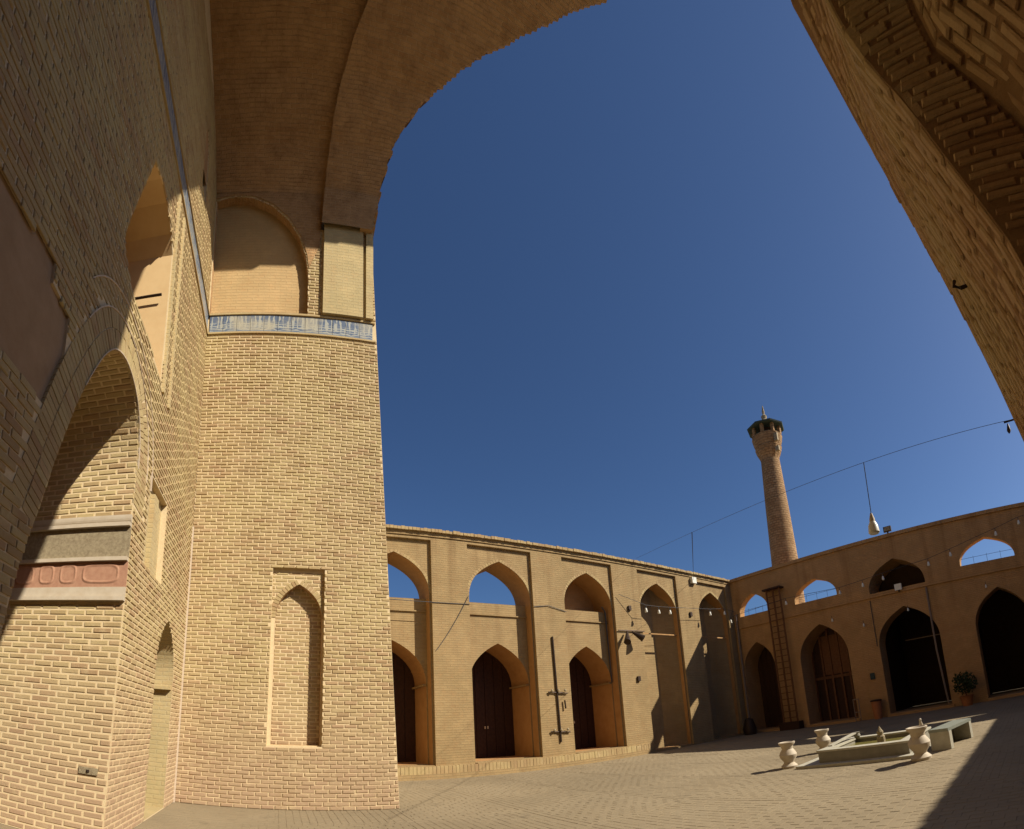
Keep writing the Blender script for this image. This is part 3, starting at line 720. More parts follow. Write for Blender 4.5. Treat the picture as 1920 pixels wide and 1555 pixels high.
for a, b in zip(rows, rows[1:]):
    L = math.hypot(b[0] - a[0], b[1] - a[1]); T = 0.20
    def P_(r, y, off): return (r[0] + r[2] * off, y, r[1] + r[3] * off)
    ny = 6
    for i in range(ny):
        ya0, ya1 = a[4] + (a[5] - a[4]) * i / ny, a[4] + (a[5] - a[4]) * (i + 1) / ny
        yb0, yb1 = b[4] + (b[5] - b[4]) * i / ny, b[4] + (b[5] - b[4]) * (i + 1) / ny
        mv.face([P_(a, ya0, 0), P_(a, ya1, 0), P_(b, yb1, 0), P_(b, yb0, 0)], [(ya0, acc), (ya1, acc), (yb1, acc + L), (yb0, acc + L)])
    # front arch band, one row per brick course, its outer ends ragged
    ym = a[6]
    mr.face([P_(a, a[5], T), P_(a, ym, T), P_(b, ym, T), P_(b, b[5], T)], [(a[5], acc), (ym, acc), (ym, acc + L), (b[5], acc + L)])
    mr.face([P_(a, a[5], 0), P_(a, a[5], T), P_(b, b[5], T), P_(b, b[5], 0)], [(0, acc), (T, acc), (T, acc + L), (0, acc + L)])
    mr.face([P_(a, ym, T), P_(a, ym, -0.9), P_(b, ym, -0.9), P_(b, ym, T)], [(0, acc), (1, acc), (1, acc + L), (0, acc + L)])
    mr.face([P_(a, a[6] - 0.3, T), P_(a, a[6], T), P_(a, a[6], -0.1), P_(a, a[6] - 0.3, -0.1)])
    mo.face([P_(a, YA, -0.9), P_(a, ym, -0.9), P_(b, ym, -0.9), P_(b, YA, -0.9)], [(YA, acc), (ym, acc), (ym, acc + L), (YA, acc + L)])
    acc += L
mv.build('vault_shell', 'vault', vault); mr.build('front_arch', 'vault', vault); mo.build('vault_top', 'vault', vault)
mb = MB()                                              # the lunette that closes the vault above the back wall
for a, b in zip(rows, rows[1:]):
    mb.face([(a[0], YA - 0.02, a[1]), (b[0], YA - 0.02, b[1]), (b[0], YA - 0.02, 13.0), (a[0], YA - 0.02, 13.0)])
mb.box(XB - 0.3, XB + 0.1, YA - 0.5, YA - 0.025, 12.8, 17.6)
mb.build('lunette', 'vault', vault)

# ------------------------------------------------------------------ right pier of the front arch, close to the viewer
YO, YI = 1.80, 1.02
sky_e = [(1480, 0), (1540, 110), (1600, 220), (1650, 310), (1700, 400), (1750, 490), (1800, 580), (1870, 720), (1920, 830)]
in_e = [(1556, 0), (1594, 74), (1649, 141), (1688, 180), (1729, 235), (1781, 305), (1826, 363), (1871, 418), (1916, 489)]
st_e = [(1707, 0), (1761, 106), (1826, 157), (1880, 193), (1916, 231)]
def table(pts, y, foot, top):
    t = sorted((p.z, p.x) for p in (at(px, py, 1, y) for px, py in pts))
    z0, x0 = t[0]; sl = (t[2][1] - t[0][1]) / (t[2][0] - t[0][0])
    low = [(0.0, x0 + foot), (z0 * 0.5, x0 + foot * 0.62)]
    return low + t + [(t[-1][0] + dz, t[-1][1] + dx) for dz, dx in top]
X1T = table(sky_e, YO, 0.45, [(0.3, -0.02), (0.6, 0.33), (0.9, 0.93), (1.3, 1.23), (2.6, 1.13), (3.6, 0.78), (4.6, 0.13), (5.25, -0.22), (6.5, -0.57), (7.9, -1.07), (9.15, -1.67), (10.6, -2.67), (11.9, -3.57), (13.1, -4.07)])  # unseen upper offsets shaped to place the pier's shadow on back wall and passage
X2T = table(in_e, YI, 0.55, [(0.3, -0.05), (1.0, 0.20), (1.8, 0.75), (2.6, 1.1), (5.6, 1.1), (6.7, 0.25), (8.0, -0.1), (9.4, -0.6), (10.6, -1.2), (12.0, -2.3), (13.4, -3.2), (15.0, -3.9)])
X3T = table(st_e, YI, 0.75, [(0.3, -0.02), (1.0, 0.15), (2.0, 0.5), (4.0, 0.8), (9, 0.8), (16, -3.0)])
pier = thing('arch_pier', 'dark rough brick haunch of the front arch curving in against the sky', 'arch pier', (0.9, 1.6, 0))
zs = [0.12 * k for k in range(70)] + [8.4 + 0.4 * k for k in range(26)]
def e1(y, z): t = (YO - y) / (YO - YI); return Vector((lerp(X1T, z) * (1 - t) + lerp(X2T, z) * t, y, z))
def e3(y, z): t = (YI - y) / 2.0; return Vector((lerp(X3T, z) + 0.55 * t + 0.35 * t * t, y, z))
m1, m2, m3, m4 = MB(), MB(), MB(), MB()
for a, b in zip(zs, zs[1:]):
    for i in range(4):
        y0, y1 = YI + (YO - YI) * i / 4, YI + (YO - YI) * (i + 1) / 4
        m1.face([e1(y0, a), e1(y1, a), e1(y1, b), e1(y0, b)], [(a, y0), (a, y1), (b, y1), (b, y0)])
    p, q, r, s = e1(YI, a), e3(YI, a), e3(YI, b), e1(YI, b)
    if a < 5.3: m2.face([p, q, r, s], [(p.x, a), (q.x, a), (r.x, b), (s.x, b)])
    for i in range(5):
        y0, y1 = YI - 0.62 * i, YI - 0.62 * (i + 1)
        m3.face([e3(y0, a), e3(y1, a), e3(y1, b), e3(y0, b)], [(a, y0), (a, y1), (b, y1), (b, y0)])
    p, q = e1(YO, a), e1(YO, b)
    m4.face([p, (6.2, YO, a), (6.2, YO, b), q], [(p.x, a), (6.2, a), (6.2, b), (q.x, b)])
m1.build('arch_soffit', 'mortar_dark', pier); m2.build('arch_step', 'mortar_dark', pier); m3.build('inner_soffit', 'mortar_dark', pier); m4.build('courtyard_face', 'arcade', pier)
def surf_of(fn):
    def s(u, v, d):                                    # u = z, v = y
        p = fn(v, u); a = fn(v, u + 0.02) - fn(v, u - 0.02); b = fn(v + 0.02, u) - fn(v - 0.02, u)
        n = a.cross(b).normalized()
        if n.x > 0: n = -n
        return p - n * d
    return s
def soffit_bricks(fn, y0, y1, z0, z1, seed, lim, rest, Hc=0.045, Lc=0.17):
    rnd = random.Random(seed); s = surf_of(fn)
    qs = [q for q in lay(rect(z0, z1, y0, y1), (), Lc, Hc, 0.004, jit=0.008, seed=seed) if seen(fn((q[2] + q[3]) / 2, (q[0] + q[1]) / 2), 120)]
    qs.sort(key=lambda q: not seen(fn((q[2] + q[3]) / 2, (q[0] + q[1]) / 2), 0))
    for q in qs[:lim]:
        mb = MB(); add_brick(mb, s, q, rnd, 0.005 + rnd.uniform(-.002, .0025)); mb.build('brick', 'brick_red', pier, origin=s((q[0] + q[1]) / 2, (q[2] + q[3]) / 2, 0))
    mb = MB()
    for q in qs[lim:]: add_brick(mb, s, q, rnd, 0.005 + rnd.uniform(-.002, .0025))
    if mb.f: mb.build(rest, 'brick_red', pier)['kind'] = 'stuff'
soffit_bricks(e1, YI, YO, 1.8, 5.2, 51, 200, 'soffit_brickwork', 0.027, 0.11)
soffit_bricks(e3, -0.6, YI, 1.6, 4.6, 52, 100, 'inner_brickwork', 0.022, 0.08)
FE = Fr((0, YI, 0), (1, 0, 0), (0, 1, 0))
poly = [(lerp(X2T, z) + 0.01, z) for z in zs if 1.6 < z < 5.2] + [(lerp(X3T, z) - 0.01, z) for z in reversed(zs) if 1.6 < z < 5.2]
rnd = random.Random(53); mb = MB()
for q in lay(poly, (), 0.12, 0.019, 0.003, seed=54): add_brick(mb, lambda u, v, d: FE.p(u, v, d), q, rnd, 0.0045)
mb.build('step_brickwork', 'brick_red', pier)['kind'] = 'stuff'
hk = at(1822, 536, 1, 2.0)
hook = min((e1(YI + 0.03 * a, 2.0 + 0.03 * b) for a in range(32) for b in range(110)), key=lambda p: (proj(p)[0] - 1818) ** 2 + (proj(p)[1] - 536) ** 2)
mb = MB(); mb.tube([hook + Vector((0.05, 0.0, 0.01)), hook + Vector((-0.025, -0.01, -0.004)), hook + Vector((-0.045, -0.012, 0.006)), hook + Vector((-0.04, -0.012, 0.022))], 0.006, 6)
tag(mb.build('iron_hook', 'iron'), 'small black iron hook driven into the rough brick haunch', 'hook')

# ------------------------------------------------------------------ arcades round the courtyard
def door_leaf(fr, c, hw, z0, d, parent, m, posts=0, za=None):
    mb = MB(); sheet(mb, fr, rect(c - hw - 0.1, c + hw + 0.1, z0 - 0.1, (za or 4.5) + 0.1), (), d)
    o = mb.build('door', m, parent, origin=fr.p(c, z0, d))
    n = 6
    for k in range(n):                                  # planks of the two leaves
        a, b = c - hw + 2 * hw * k / n + 0.012, c - hw + 2 * hw * (k + 1) / n - 0.012
        mb = MB(); p, q = fr.p(a, z0 + 0.02, d - 0.03), fr.p(b, (za or 4.4) - 0.05, d + 0.0)
        mb.box(min(p.x, q.x), max(p.x, q.x), min(p.y, q.y), max(p.y, q.y), z0 + 0.02, (za or 4.4) - 0.05)
        mb.build('plank', m, o, origin=fr.p((a + b) / 2, z0, d))
    return o
def bar(fr, u0, u1, v0, v1, d0, d1):
    mb = MB(); p, q = fr.p(u0, v0, d0), fr.p(u1, v1, d1)
    mb.box(min(p.x, q.x), max(p.x, q.x), min(p.y, q.y), max(p.y, q.y), v0, v1); return mb
def coping(fr, u0, u1, z, parent, m, proud, seed):
    rnd = random.Random(seed); mb = MB(); u = u0
    while u < u1:
        h = rnd.uniform(0.085, 0.115); w = 0.13
        a = bar(fr, u + 0.005, min(u + w - 0.005, u1), z, z + h, -proud + rnd.uniform(-.015, .015), 0.45)
        for f, t in zip(a.f, a.t): mb.face([a.v[i] for i in f], None, rnd.random())
        u += w
    o = mb.build('coping', m, parent); o['kind'] = 'stuff'; return o

# --- the sunlit arcade
arc1 = thing('sunlit_arcade', 'sunlit two-storey brick arcade with tall pointed bays and dark doorways', 'arcade', (X1, 11, 0))
ZTOP = 8.02
bays = [(3.60, 1.20, 'sky'), (7.43, 1.20, 'sky'), (11.27, 1.16, 'closed'), (15.16, 1.16, 'niche'), (19.0, 1.12, 'niche')]
frames, holes = [], []
for c, hw, k in bays:
    z0 = 0.38 if k != 'niche' else 0.05
    frames.append(rect(c - hw - 0.06, c + hw + 0.06, z0, 7.77 if c < 18 else 7.70))
mb = MB(); sheet(mb, F1, rect(1.6, Y2 + 0.02, 0, ZTOP), frames, 0.0, [0.11] * 5); mb.build('wall_face', 'arcade', arc1)
for (c, hw, k), f in zip(bays, frames):
    z0 = f[0][1] + 0.02
    op = arch(c, hw, 5.95, 7.30, 14, z0)
    mb = MB(); sheet(mb, F1, [(f[0][0], f[0][1]), (f[0][0], f[1][1]), (f[2][0], f[1][1]), (f[2][0], f[0][1])], [op], 0.11, [])
    mb.build('bay_frame', 'arcade', arc1)
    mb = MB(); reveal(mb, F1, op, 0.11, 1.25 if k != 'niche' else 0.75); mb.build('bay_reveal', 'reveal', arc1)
    voussoirs(F1, arch(c, hw, 5.95, 7.30, 14), 0.10, arc1, 'brick_arcade', 34, 0.004, 0.1, 'voussoir', 0.03, 0.106)
    if k != 'niche':
        lo = arch(c, hw - 0.05, 2.95, 4.40, 12, 0.42)
        mb = MB(); sheet(mb, F1, rect(c - hw - 0.02, c + hw + 0.02, 0.38, 5.84), [lo], 0.49, [])
        mb.face([F1.p(c - hw, 5.84, 0.49), F1.p(c + hw, 5.84, 0.49), F1.p(c + hw, 5.84, 1.3), F1.p(c - hw, 5.84, 1.3)])
        mb.build('spandrel', 'arcade', arc1)
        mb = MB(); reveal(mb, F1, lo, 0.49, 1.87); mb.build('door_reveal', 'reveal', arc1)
        bar(F1, c - hw, c + hw, 5.38, 5.42, 0.43, 0.5).build('string_course', 'arcade', arc1)
        bar(F1, c + hw - 0.16, c + hw - 0.03, 2.90, 2.96, 0.49, 1.85).build('impost', 'arcade', arc1)
        d = door_leaf(F1, c, hw - 0.05, 0.42, 1.86, arc1, 'wood', za=4.4)
        for s in (-0.05, 0.06):
            bar(F1, c + s - 0.02, c + s + 0.02, 1.45, 1.55, 1.78, 1.83).build('door_ring', 'stone', d)
        if k == 'closed':
            mb = MB(); sheet(mb, F1, rect(c - hw - 0.1, c + hw + 0.1, 5.5, 7.5), (), 1.25); mb.build('gallery_back', 'facing', arc1)
    else:
        mb = MB()                                        # a half-hexagonal niche with a ledge at mid-height
        e = 0.40
        for u0, d0, u1, d1 in ((c - hw, 0.30, c - e, 0.95), (c - e, 0.95, c + e, 0.95), (c + e, 0.95, c + hw, 0.30)):
            for za, zb in ((0, 5.0), (5.0, 7.6)):
                s_ = 0.0 if za == 0 else 0.05
                mb.face([F1.p(u0, za, d0 + s_), F1.p(u1, za, d1 + s_), F1.p(u1, zb, d1 + s_), F1.p(u0, zb, d0 + s_)], [(u0, za), (u1, za), (u1, zb), (u0, zb)])
        mb.build('niche_back', 'arcade', arc1)
        bar(F1, c - hw, c + hw, 4.98, 5.03, 0.25, 0.30).build('ledge', 'facing', arc1)
mb = bar(F1, 1.7, 13.62, -0.01, 0.16, -0.14, 0.02); mb.build('plinth', 'arcade', arc1)
rnd = random.Random(71); u = 1.7                         # a course of bricks on end edges the terrace
while u < 13.60:
    w = rnd.uniform(0.115, 0.14)
    b = bar(F1, u + 0.006, min(u + w, 13.62) - 0.006, 0.16, 0.385 + rnd.uniform(-.008, .008), -0.12 + rnd.uniform(-.008, .008), 0.02)
    b.build('plinth_brick', 'brick_arcade', arc1, origin=F1.p(u, 0.16)); u += w
for c, hw, k in bays:
    if k != 'niche': bar(F1, c - hw, c + hw, 0.30, 0.405, -0.10, 1.9).build('threshold', 'arcade', arc1)
coping(F1, 1.6, Y2 + 0.3, ZTOP + 0.0, arc1, 'brick_arcade', 0.13, 72)
bar(F1, 1.6, Y2, ZTOP - 0.14, ZTOP, -0.035, 0.3).build('cornice', 'arcade', arc1)
bar(F1, 1.6, Y2 + 0.6, 7.6, ZTOP, 0.3, 0.5).build('parapet', 'arcade', arc1)

# --- the facing arcade
arc2 = thing('facing_arcade', 'shaded two-storey brick arcade across the courtyard with open upper arches', 'arcade', (-4, Y2, 0))
low = [(-13.43, 0.94, 'door'), (-9.77, 1.27, 'screen'), (-5.54, 1.42, 'deep'), (-1.30, 1.22, 'deep'), (2.7, 1.25, 'door')]
upp = [(-13.34, 0.88, 6.02, 7.10, 1), (-9.76, 1.13, 5.95, 6.98, 1), (-5.70, 1.32, 5.60, 6.98, 0), (-1.52, 1.20, 5.95, 7.02, 1), (2.7, 1.2, 5.95, 7.0, 1)]
hl = [arch(c, hw, 3.15, 4.76 if hw > 1 else 4.56, 12, 0.10) for c, hw, k in low]
hu = [arch(c, hw, z0 + 0.14, z1, 10, z0) for c, hw, z0, z1, k in upp]
mb = MB(); sheet(mb, F2, rect(X1 - 1.2, X3 + 0.5, 0, 8.05), hl + hu, 0.0, [1.3 if k != 'deep' else 0.9 for c, hw, k in low] + [0.42 if k else 1.4 for *_, k in upp])
mb.build('wall_face', 'facing', arc2)
mb = MB()
for a, b, z0, z1 in ((X1 - 1.2, X3 + .5, 7.15, 8.05),): sheet(mb, F2, rect(a, b, z0, z1), (), 0.42)
mb.build('parapet_back', 'facing', arc2)
mb = MB(); mb.face([F2.p(X1 - 1.2, 5.40, 0.4), F2.p(X3 + .5, 5.40, 0.4), F2.p(X3 + .5, 5.40, 5), F2.p(X1 - 1.2, 5.40, 5)]); mb.build('gallery_floor', 'facing', arc2)
bar(F2, X1, X3, 5.40, 5.47, -0.07, 0.02).build('string_course', 'facing', arc2)
bar(F2, X1 - 1, X3, 7.97, 8.13, -0.09, 0.5).build('coping', 'facing', arc2)
for (c, hw, z0, z1, k) in upp:
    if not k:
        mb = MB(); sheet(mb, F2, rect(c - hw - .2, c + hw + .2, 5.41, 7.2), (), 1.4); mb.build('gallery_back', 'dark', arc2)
    else:                                                # thin guard rail in the open arch
        mb = MB(); zr = z0 + 0.33
        mb.tube([F2.p(c - hw, zr, 0.2), F2.p(c + hw, zr, 0.2)], 0.007, 5)
        for s in (-0.5, 0.0, 0.5): mb.tube([F2.p(c + s * hw, z0, 0.2), F2.p(c + s * hw, zr + 0.06, 0.2)], 0.007, 5)
        mb.build('guard_rail', 'iron', arc2)
for c, hw, k in low:
    if k == 'door': door_leaf(F2, c, hw, 0.1, 1.28, arc2, 'wood', za=4.6)
    elif k == 'screen':
        mb = MB(); sheet(mb, F2, rect(c - hw - .1, c + hw + .1, 0, 4.9), (), 1.28); sc = mb.build('wooden_screen', 'wood', arc2, origin=F2.p(c, 0, 1.28))
        for s in (-0.98, -0.55, -0.2, 0.2, 0.55, 0.98):
            bar(F2, c + s * hw - 0.05, c + s * hw + 0.05, 0.1, 4.7, 1.18, 1.27).build('post', 'wood_mid', sc)
        for s0, s1 in ((-0.5, -0.25), (-0.15, 0.15), (0.25, 0.5)):
            bar(F2, c + s0 * hw, c + s1 * hw, 2.35, 4.3, 1.22, 1.27).build('panel', 'wood_mid', sc)
        bar(F2, c - hw, c + hw, 2.15, 2.28, 1.17, 1.27).build('rail', 'wood_mid', sc)
    else:
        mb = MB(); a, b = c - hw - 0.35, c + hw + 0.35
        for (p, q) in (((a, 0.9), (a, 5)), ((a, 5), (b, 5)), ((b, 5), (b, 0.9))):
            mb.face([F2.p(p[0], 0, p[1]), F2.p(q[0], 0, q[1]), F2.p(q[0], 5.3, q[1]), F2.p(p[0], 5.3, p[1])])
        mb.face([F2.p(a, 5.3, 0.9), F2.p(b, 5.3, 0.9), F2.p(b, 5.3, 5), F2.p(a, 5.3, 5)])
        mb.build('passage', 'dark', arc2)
        if c < -3: bar(F2, c - hw * 0.5, c + hw, 3.35, 3.39, 1.9, 1.95).build('tie_rod', 'pipe', arc2)
    bar(F2, c - hw - 0.1, c + hw + 0.1, -0.005, 0.12, -0.12, 1.3).build('threshold', 'facing', arc2)
# --- the arcade opposite the sunlit one; it shades the right of the courtyard
arc3 = thing('opposite_arcade', 'brick arcade that closes the courtyard opposite the sunlit arcade', 'arcade', (X3, 11, 0))
h3 = [arch(c, 1.2, 5.95, 7.3, 10, 0.4) for c in (7.43, 11.27, 15.16)]
mb = MB(); sheet(mb, F3, rect(2.2, Y2, 0, 8.12), h3, 0.0, [0.8] * 3); mb.build('wall_face', 'arcade', arc3)
mb = MB(); sheet(mb, F3, rect(2.2, Y2, 0, 8.0), (), 0.8); mb.build('bay_back', 'facing', arc3)
coping(F3, 2.2, Y2, 8.12, arc3, 'brick_arcade', 0.1, 74)

# ------------------------------------------------------------------ minaret
mx, my = -13.45, 25.0
mina = thing('minaret', 'slender tapering brick minaret with flared dark-eaved top behind the shaded arcade', 'minaret', (mx, my, 0))
mb = MB(); mb.lathe([(0.95, 0), (0.82, 9.5), (0.71, 13.0), (0.58, 16.1)], (mx, my, 0), 28); mb.build('shaft', 'minaret', mina, smooth=True)
mb = MB(); mb.lathe([(0.58, 16.1), (0.62, 16.25), (0.76, 16.55), (0.84, 16.85), (0.80, 16.9), (0.88, 17.15), (0.96, 17.55), (0.90, 17.62)], (mx, my, 0), 14); mb.build('flared_head', 'minaret', mina)
for k in range(8):
    a = 2 * math.pi * (k + 0.3) / 8; mb = MB()
    x, y = mx + 0.84 * math.cos(a), my + 0.84 * math.sin(a)
    mb.box(x - 0.09, x + 0.09, y - 0.09, y + 0.09, 17.6, 18.15); mb.build('gallery_pier', 'minaret', mina)
mb = MB(); mb.lathe([(0.45, 17.6), (0.45, 18.3)], (mx, my, 0), 10); mb.build('gallery_core', 'dark', mina)
mb = MB(); mb.lathe([(0.6, 18.10), (1.17, 18.12), (1.20, 18.2), (0.55, 18.42), (0.2, 18.5)], (mx, my, 0), 8); mb.build('eave', 'teal', mina)
mb = MB(); mb.lathe([(0.30, 18.42), (0.22, 18.75), (0.14, 18.85), (0.19, 19.05), (0.06, 19.2), (0.09, 19.35), (0.02, 19.8)], (mx, my, 0), 10); mb.build('finial', 'stone_grey', mina)
for z0, z1 in ((16.9, 17.4), (16.25, 16.55)):
    mb = MB(); mb.box(mx + 0.75, mx + 0.98, my - 0.52, my - 0.37, z0, z1); mb.build('horn_speaker', 'stone_grey', mina)

# ------------------------------------------------------------------ things in the courtyard
bas = thing('water_basin', 'low stone water basin with pale rim in the sunlit courtyard', 'basin', (-3.85, 10.2, 0))
x0, x1, y0, y1 = -4.85, -2.85, 9.25, 11.15
mb = MB(); mb.box(x0 - 0.45, x1 + 0.2, y0 - 0.24, y1 + 0.3, 0, 0.06); mb.build('step', 'basin_rim', bas)
for nm, (a, b, c, d) in dict(front=(x0, x1, y0, y0 + .2), back=(x0, x1, y1 - .2, y1), west=(x0, x0 + .2, y0 + .2, y1 - .2), east=(x1 - .2, x1, y0 + .2, y1 - .2)).items():
    mb = MB(); mb.box(a, b, c, d, 0.06, 0.28); mb.build('basin_wall', 'basin', bas)
    mb = MB(); e = 0.025; mb.box(a - e, b + e, c - e, d + e, 0.28, 0.32) if nm in ('front', 'back') else mb.box(a - e, b + e, c + e, d - e, 0.281, 0.319)
    mb.build('rim', 'basin_rim', bas)
mb = MB(); mb.face([(x0 + .15, y0 + .15, 0.21), (x1 - .15, y0 + .15, 0.21), (x1 - .15, y1 - .15, 0.21), (x0 + .15, y1 - .15, 0.21)]); mb.build('water', 'water', bas)
mb = MB(); mb.lathe([(0.10, 0.2), (0.10, 0.36), (0.07, 0.40), (0.08, 0.46), (0.04, 0.52), (0.01, 0.58)], (-3.75, 10.2, 0), 10); mb.build('spout', 'stone_grey', bas)
VASE = [(0.19, 0), (0.20, 0.05), (0.12, 0.12), (0.13, 0.15), (0.20, 0.24), (0.215, 0.31), (0.18, 0.38), (0.135, 0.44), (0.15, 0.51), (0.20, 0.56), (0.205, 0.60), (0.17, 0.605), (0.12, 0.56), (0.02, 0.5)]
for (x, y, s, lab) in ((-5.63, 9.32, 0.92, 'pale stone vase standing alone on the paving clear of the basin'), (-5.78, 11.4, 0.95, 'pale stone vase behind the basin next to the leaning white board'), (-2.50, 8.78, 1.0, 'pale stone vase at the basin corner in front of the bench')):
    v = thing('stone_vase', lab, 'vase', (x, y, 0), 'stone vases round the basin')
    mb = MB(); mb.lathe([(r * s, z * s) for r, z in VASE[2:9]], (x, y, 0), 22); mb.build('body', 'stone', v, smooth=True)
    mb = MB(); mb.lathe([(r * s, z * s) for r, z in VASE[:3]], (x, y, 0), 22); mb.build('foot', 'stone', v, smooth=True)
    mb = MB(); mb.lathe([(r * s, z * s) for r, z in VASE[8:]], (x, y, 0), 22); mb.build('lip', 'stone', v, smooth=True)
mb = MB(); mb.hexa([(-4.84, 9.75, 0.318), (-4.74, 9.75, 0.318), (-4.60, 10.9, 0.42), (-4.72, 10.9, 0.42), (-4.84, 9.75, 0.345), (-4.74, 9.75, 0.345), (-4.60, 10.9, 0.447), (-4.72, 10.9, 0.447)])
tag(mb.build('board', 'basin_rim'), 'narrow white board lying propped across the corner of the basin', 'board')
mb = MB(); mb.lathe([(0.06, 0.315), (0.085, 0.36), (0.06, 0.42), (0.075, 0.45)], (-4.62, 10.95, 0.0), 12)
tag(mb.build('pot', 'basin', smooth=True), 'little grey pot standing on the far rim of the basin', 'pot')
mb = MB(); mb.lathe([(0.04, 0.315), (0.055, 0.40), (0.025, 0.50), (0.035, 0.54), (0.01, 0.57)], (-3.0, 10.95, 0.0), 12)
tag(mb.build('jug', 'stone', smooth=True), 'small pale jug on the far corner of the basin rim', 'jug')
ben = thing('stone_bench', 'stone bench with green slab top and pale end legs beside the basin', 'bench', (-2.0, 10.0, 0))
def obox(c, ax, ay, L, W, z0, z1):
    ax = Vector(ax).normalized(); ay = Vector((-ax.y, ax.x, 0)); c = Vector(c)
    q = [c + ax * s * L / 2 + ay * t * W / 2 for s, t in ((-1, -1), (1, -1), (1, 1), (-1, 1))]
    m = MB(); m.hexa([(p.x, p.y, z0) for p in q] + [(p.x, p.y, z1) for p in q]); return m
bc, ba = Vector((-2.14, 10.15, 0)), Vector((0.22, 1, 0)).normalized()
obox(bc, ba, None, 1.30, 0.44, 0.36, 0.42).build('seat', 'green_stone', ben)
obox(bc - ba * 0.56, ba, None, 0.13, 0.44, 0, 0.36).build('leg', 'basin_rim', ben)
obox(bc + ba * 0.56, ba, None, 0.13, 0.44, 0, 0.36).build('leg', 'basin_rim', ben)
obox(bc - Vector((ba.y, -ba.x, 0)) * 0.20, ba, None, 0.99, 0.06, 0, 0.36).build('side_slab', 'basin', ben)

# ladder-like lattice tower against the shaded arcade
lad = thing('scaffold_ladder', 'tall narrow wooden lattice ladder against the shaded arcade', 'ladder', (-11.9, 20.4, 0))
us = (-12.28, -11.90, -11.52)
for u in us: bar(F2, u - 0.035, u + 0.035, 0.35, 6.95, -0.30, -0.23).build('rail', 'wood_mid', lad)
for k in range(22): bar(F2, -12.28, -11.52, 0.55 + k * 0.30, 0.585 + k * 0.30, -0.325, -0.29).build('rung', 'wood_mid', lad)
bar(F2, -12.42, -11.40, 6.92, 7.0, -0.45, 0.01).build('cap', 'wood', lad)
bar(F2, -12.45, -11.35, 0.0, 0.36, -0.50, -0.02).build('base', 'wood', lad)
mb = MB(); mb.tube([F2.p(-4.38, 5.35, -0.06), F2.p(-4.38, 2.6, -0.06), F2.p(-4.25, 0.2, -0.06)], 0.045, 8)
tag(mb.build('drainpipe', 'pipe'), 'thin pale drainpipe between the two widest dark arches of the shaded arcade', 'drainpipe')
mb = MB(); mb.tube([F2.p(X1 + 0.22, 6.2, -0.12), F2.p(X1 + 0.22, 0.3, -0.12)], 0.055, 8)
tag(mb.build('drainpipe', 'pipe'), 'drainpipe in the courtyard corner where lit and shaded arcades meet', 'drainpipe')
mb = MB(); mb.tube([F2.p(-7.05, 5.3, -0.04), F2.p(-7.05, 3.2, -0.04)], 0.018, 6)
tag(mb.build('cable_drop', 'wire'), 'short dark cable running down between screen doorway and wide dark arch', 'cable')
fl = thing('floodlight', 'small square floodlight on the parapet of the shaded arcade', 'floodlight', F2.p(-5.70, 8.13, 0.1))
bar(F2, -5.88, -5.52, 8.24, 8.48, -0.02, 0.10).build('housing', 'iron', fl)
bar(F2, -5.84, -5.56, 8.27, 8.45, -0.035, -0.02).build('glass', 'stone_grey', fl)
bar(F2, -5.73, -5.67, 8.13, 8.25, 0.0, 0.08).build('bracket', 'iron', fl)
bn = thing('waste_bin', 'tapered terracotta bin at the pier left of the wide dark arch', 'bin', F2.p(-7.42, 0, -0.35))
c = F2.p(-7.42, 0, -0.35)
mb = MB(); mb.lathe([(0.17, 0), (0.24, 0.78)], c, 18); mb.build('body', 'terracotta', bn, smooth=True)
mb = MB(); mb.lathe([(0.26, 0.78), (0.26, 0.83), (0.2, 0.86)], c, 18); mb.build('rim', 'iron', bn, smooth=True)
sg = thing('sign_stand', 'narrow pale metal stand beside the screened doorway', 'stand', F2.p(-8.35, 0, -0.4))
for s in (-0.13, 0.13): bar(F2, -8.35 + s - 0.015, -8.35 + s + 0.015, 0, 1.0, -0.42, -0.39).build('leg', 'pipe', sg)
bar(F2, -8.48, -8.22, 0.97, 1.02, -0.43, -0.38).build('top_bar', 'pipe', sg); bar(F2, -8.48, -8.22, 0.40, 0.44, -0.42, -0.39).build('cross_bar', 'pipe', sg)
mb = bar(F2, -7.62, -7.40, 1.75, 2.05, -0.05, 0.01)
tag(mb.build('notice_board', 'teal'), 'small dull green plaque on the pier above the terracotta bin', 'plaque')
pl = thing('potted_shrub', 'dark leafy shrub in a pot against the pier of the shaded arcade', 'shrub', F2.p(-3.35, 0, -0.6))
c = F2.p(-3.35, 0, -0.6)
mb = MB(); mb.lathe([(0.2, 0), (0.3, 0.4), (0.32, 0.42)], c, 14); mb.build('pot', 'terracotta', pl, smooth=True)
mb = MB(); rl = random.Random(4)
for k in range(420):
    d = Vector((rl.gauss(0, 1), rl.gauss(0, 1), rl.gauss(0, 1))).normalized() * (0.55 * rl.random() ** 0.4)
    p = c + Vector((d.x, d.y * 0.8, 0.95 + d.z * 0.9)); a = Vector((rl.gauss(0, 1), rl.gauss(0, 1), rl.gauss(0, 1))).normalized() * 0.09; b = a.orthogonal().normalized() * 0.035
    mb.face([p - a, p + b, p + a, p - b])
mb.build('foliage', 'leaf', pl)
mb = MB(); mb.tube([c + Vector((0, 0, .4)), c + Vector((0.03, 0, .9))], 0.03, 6); mb.build('stem', 'wood_mid', pl)

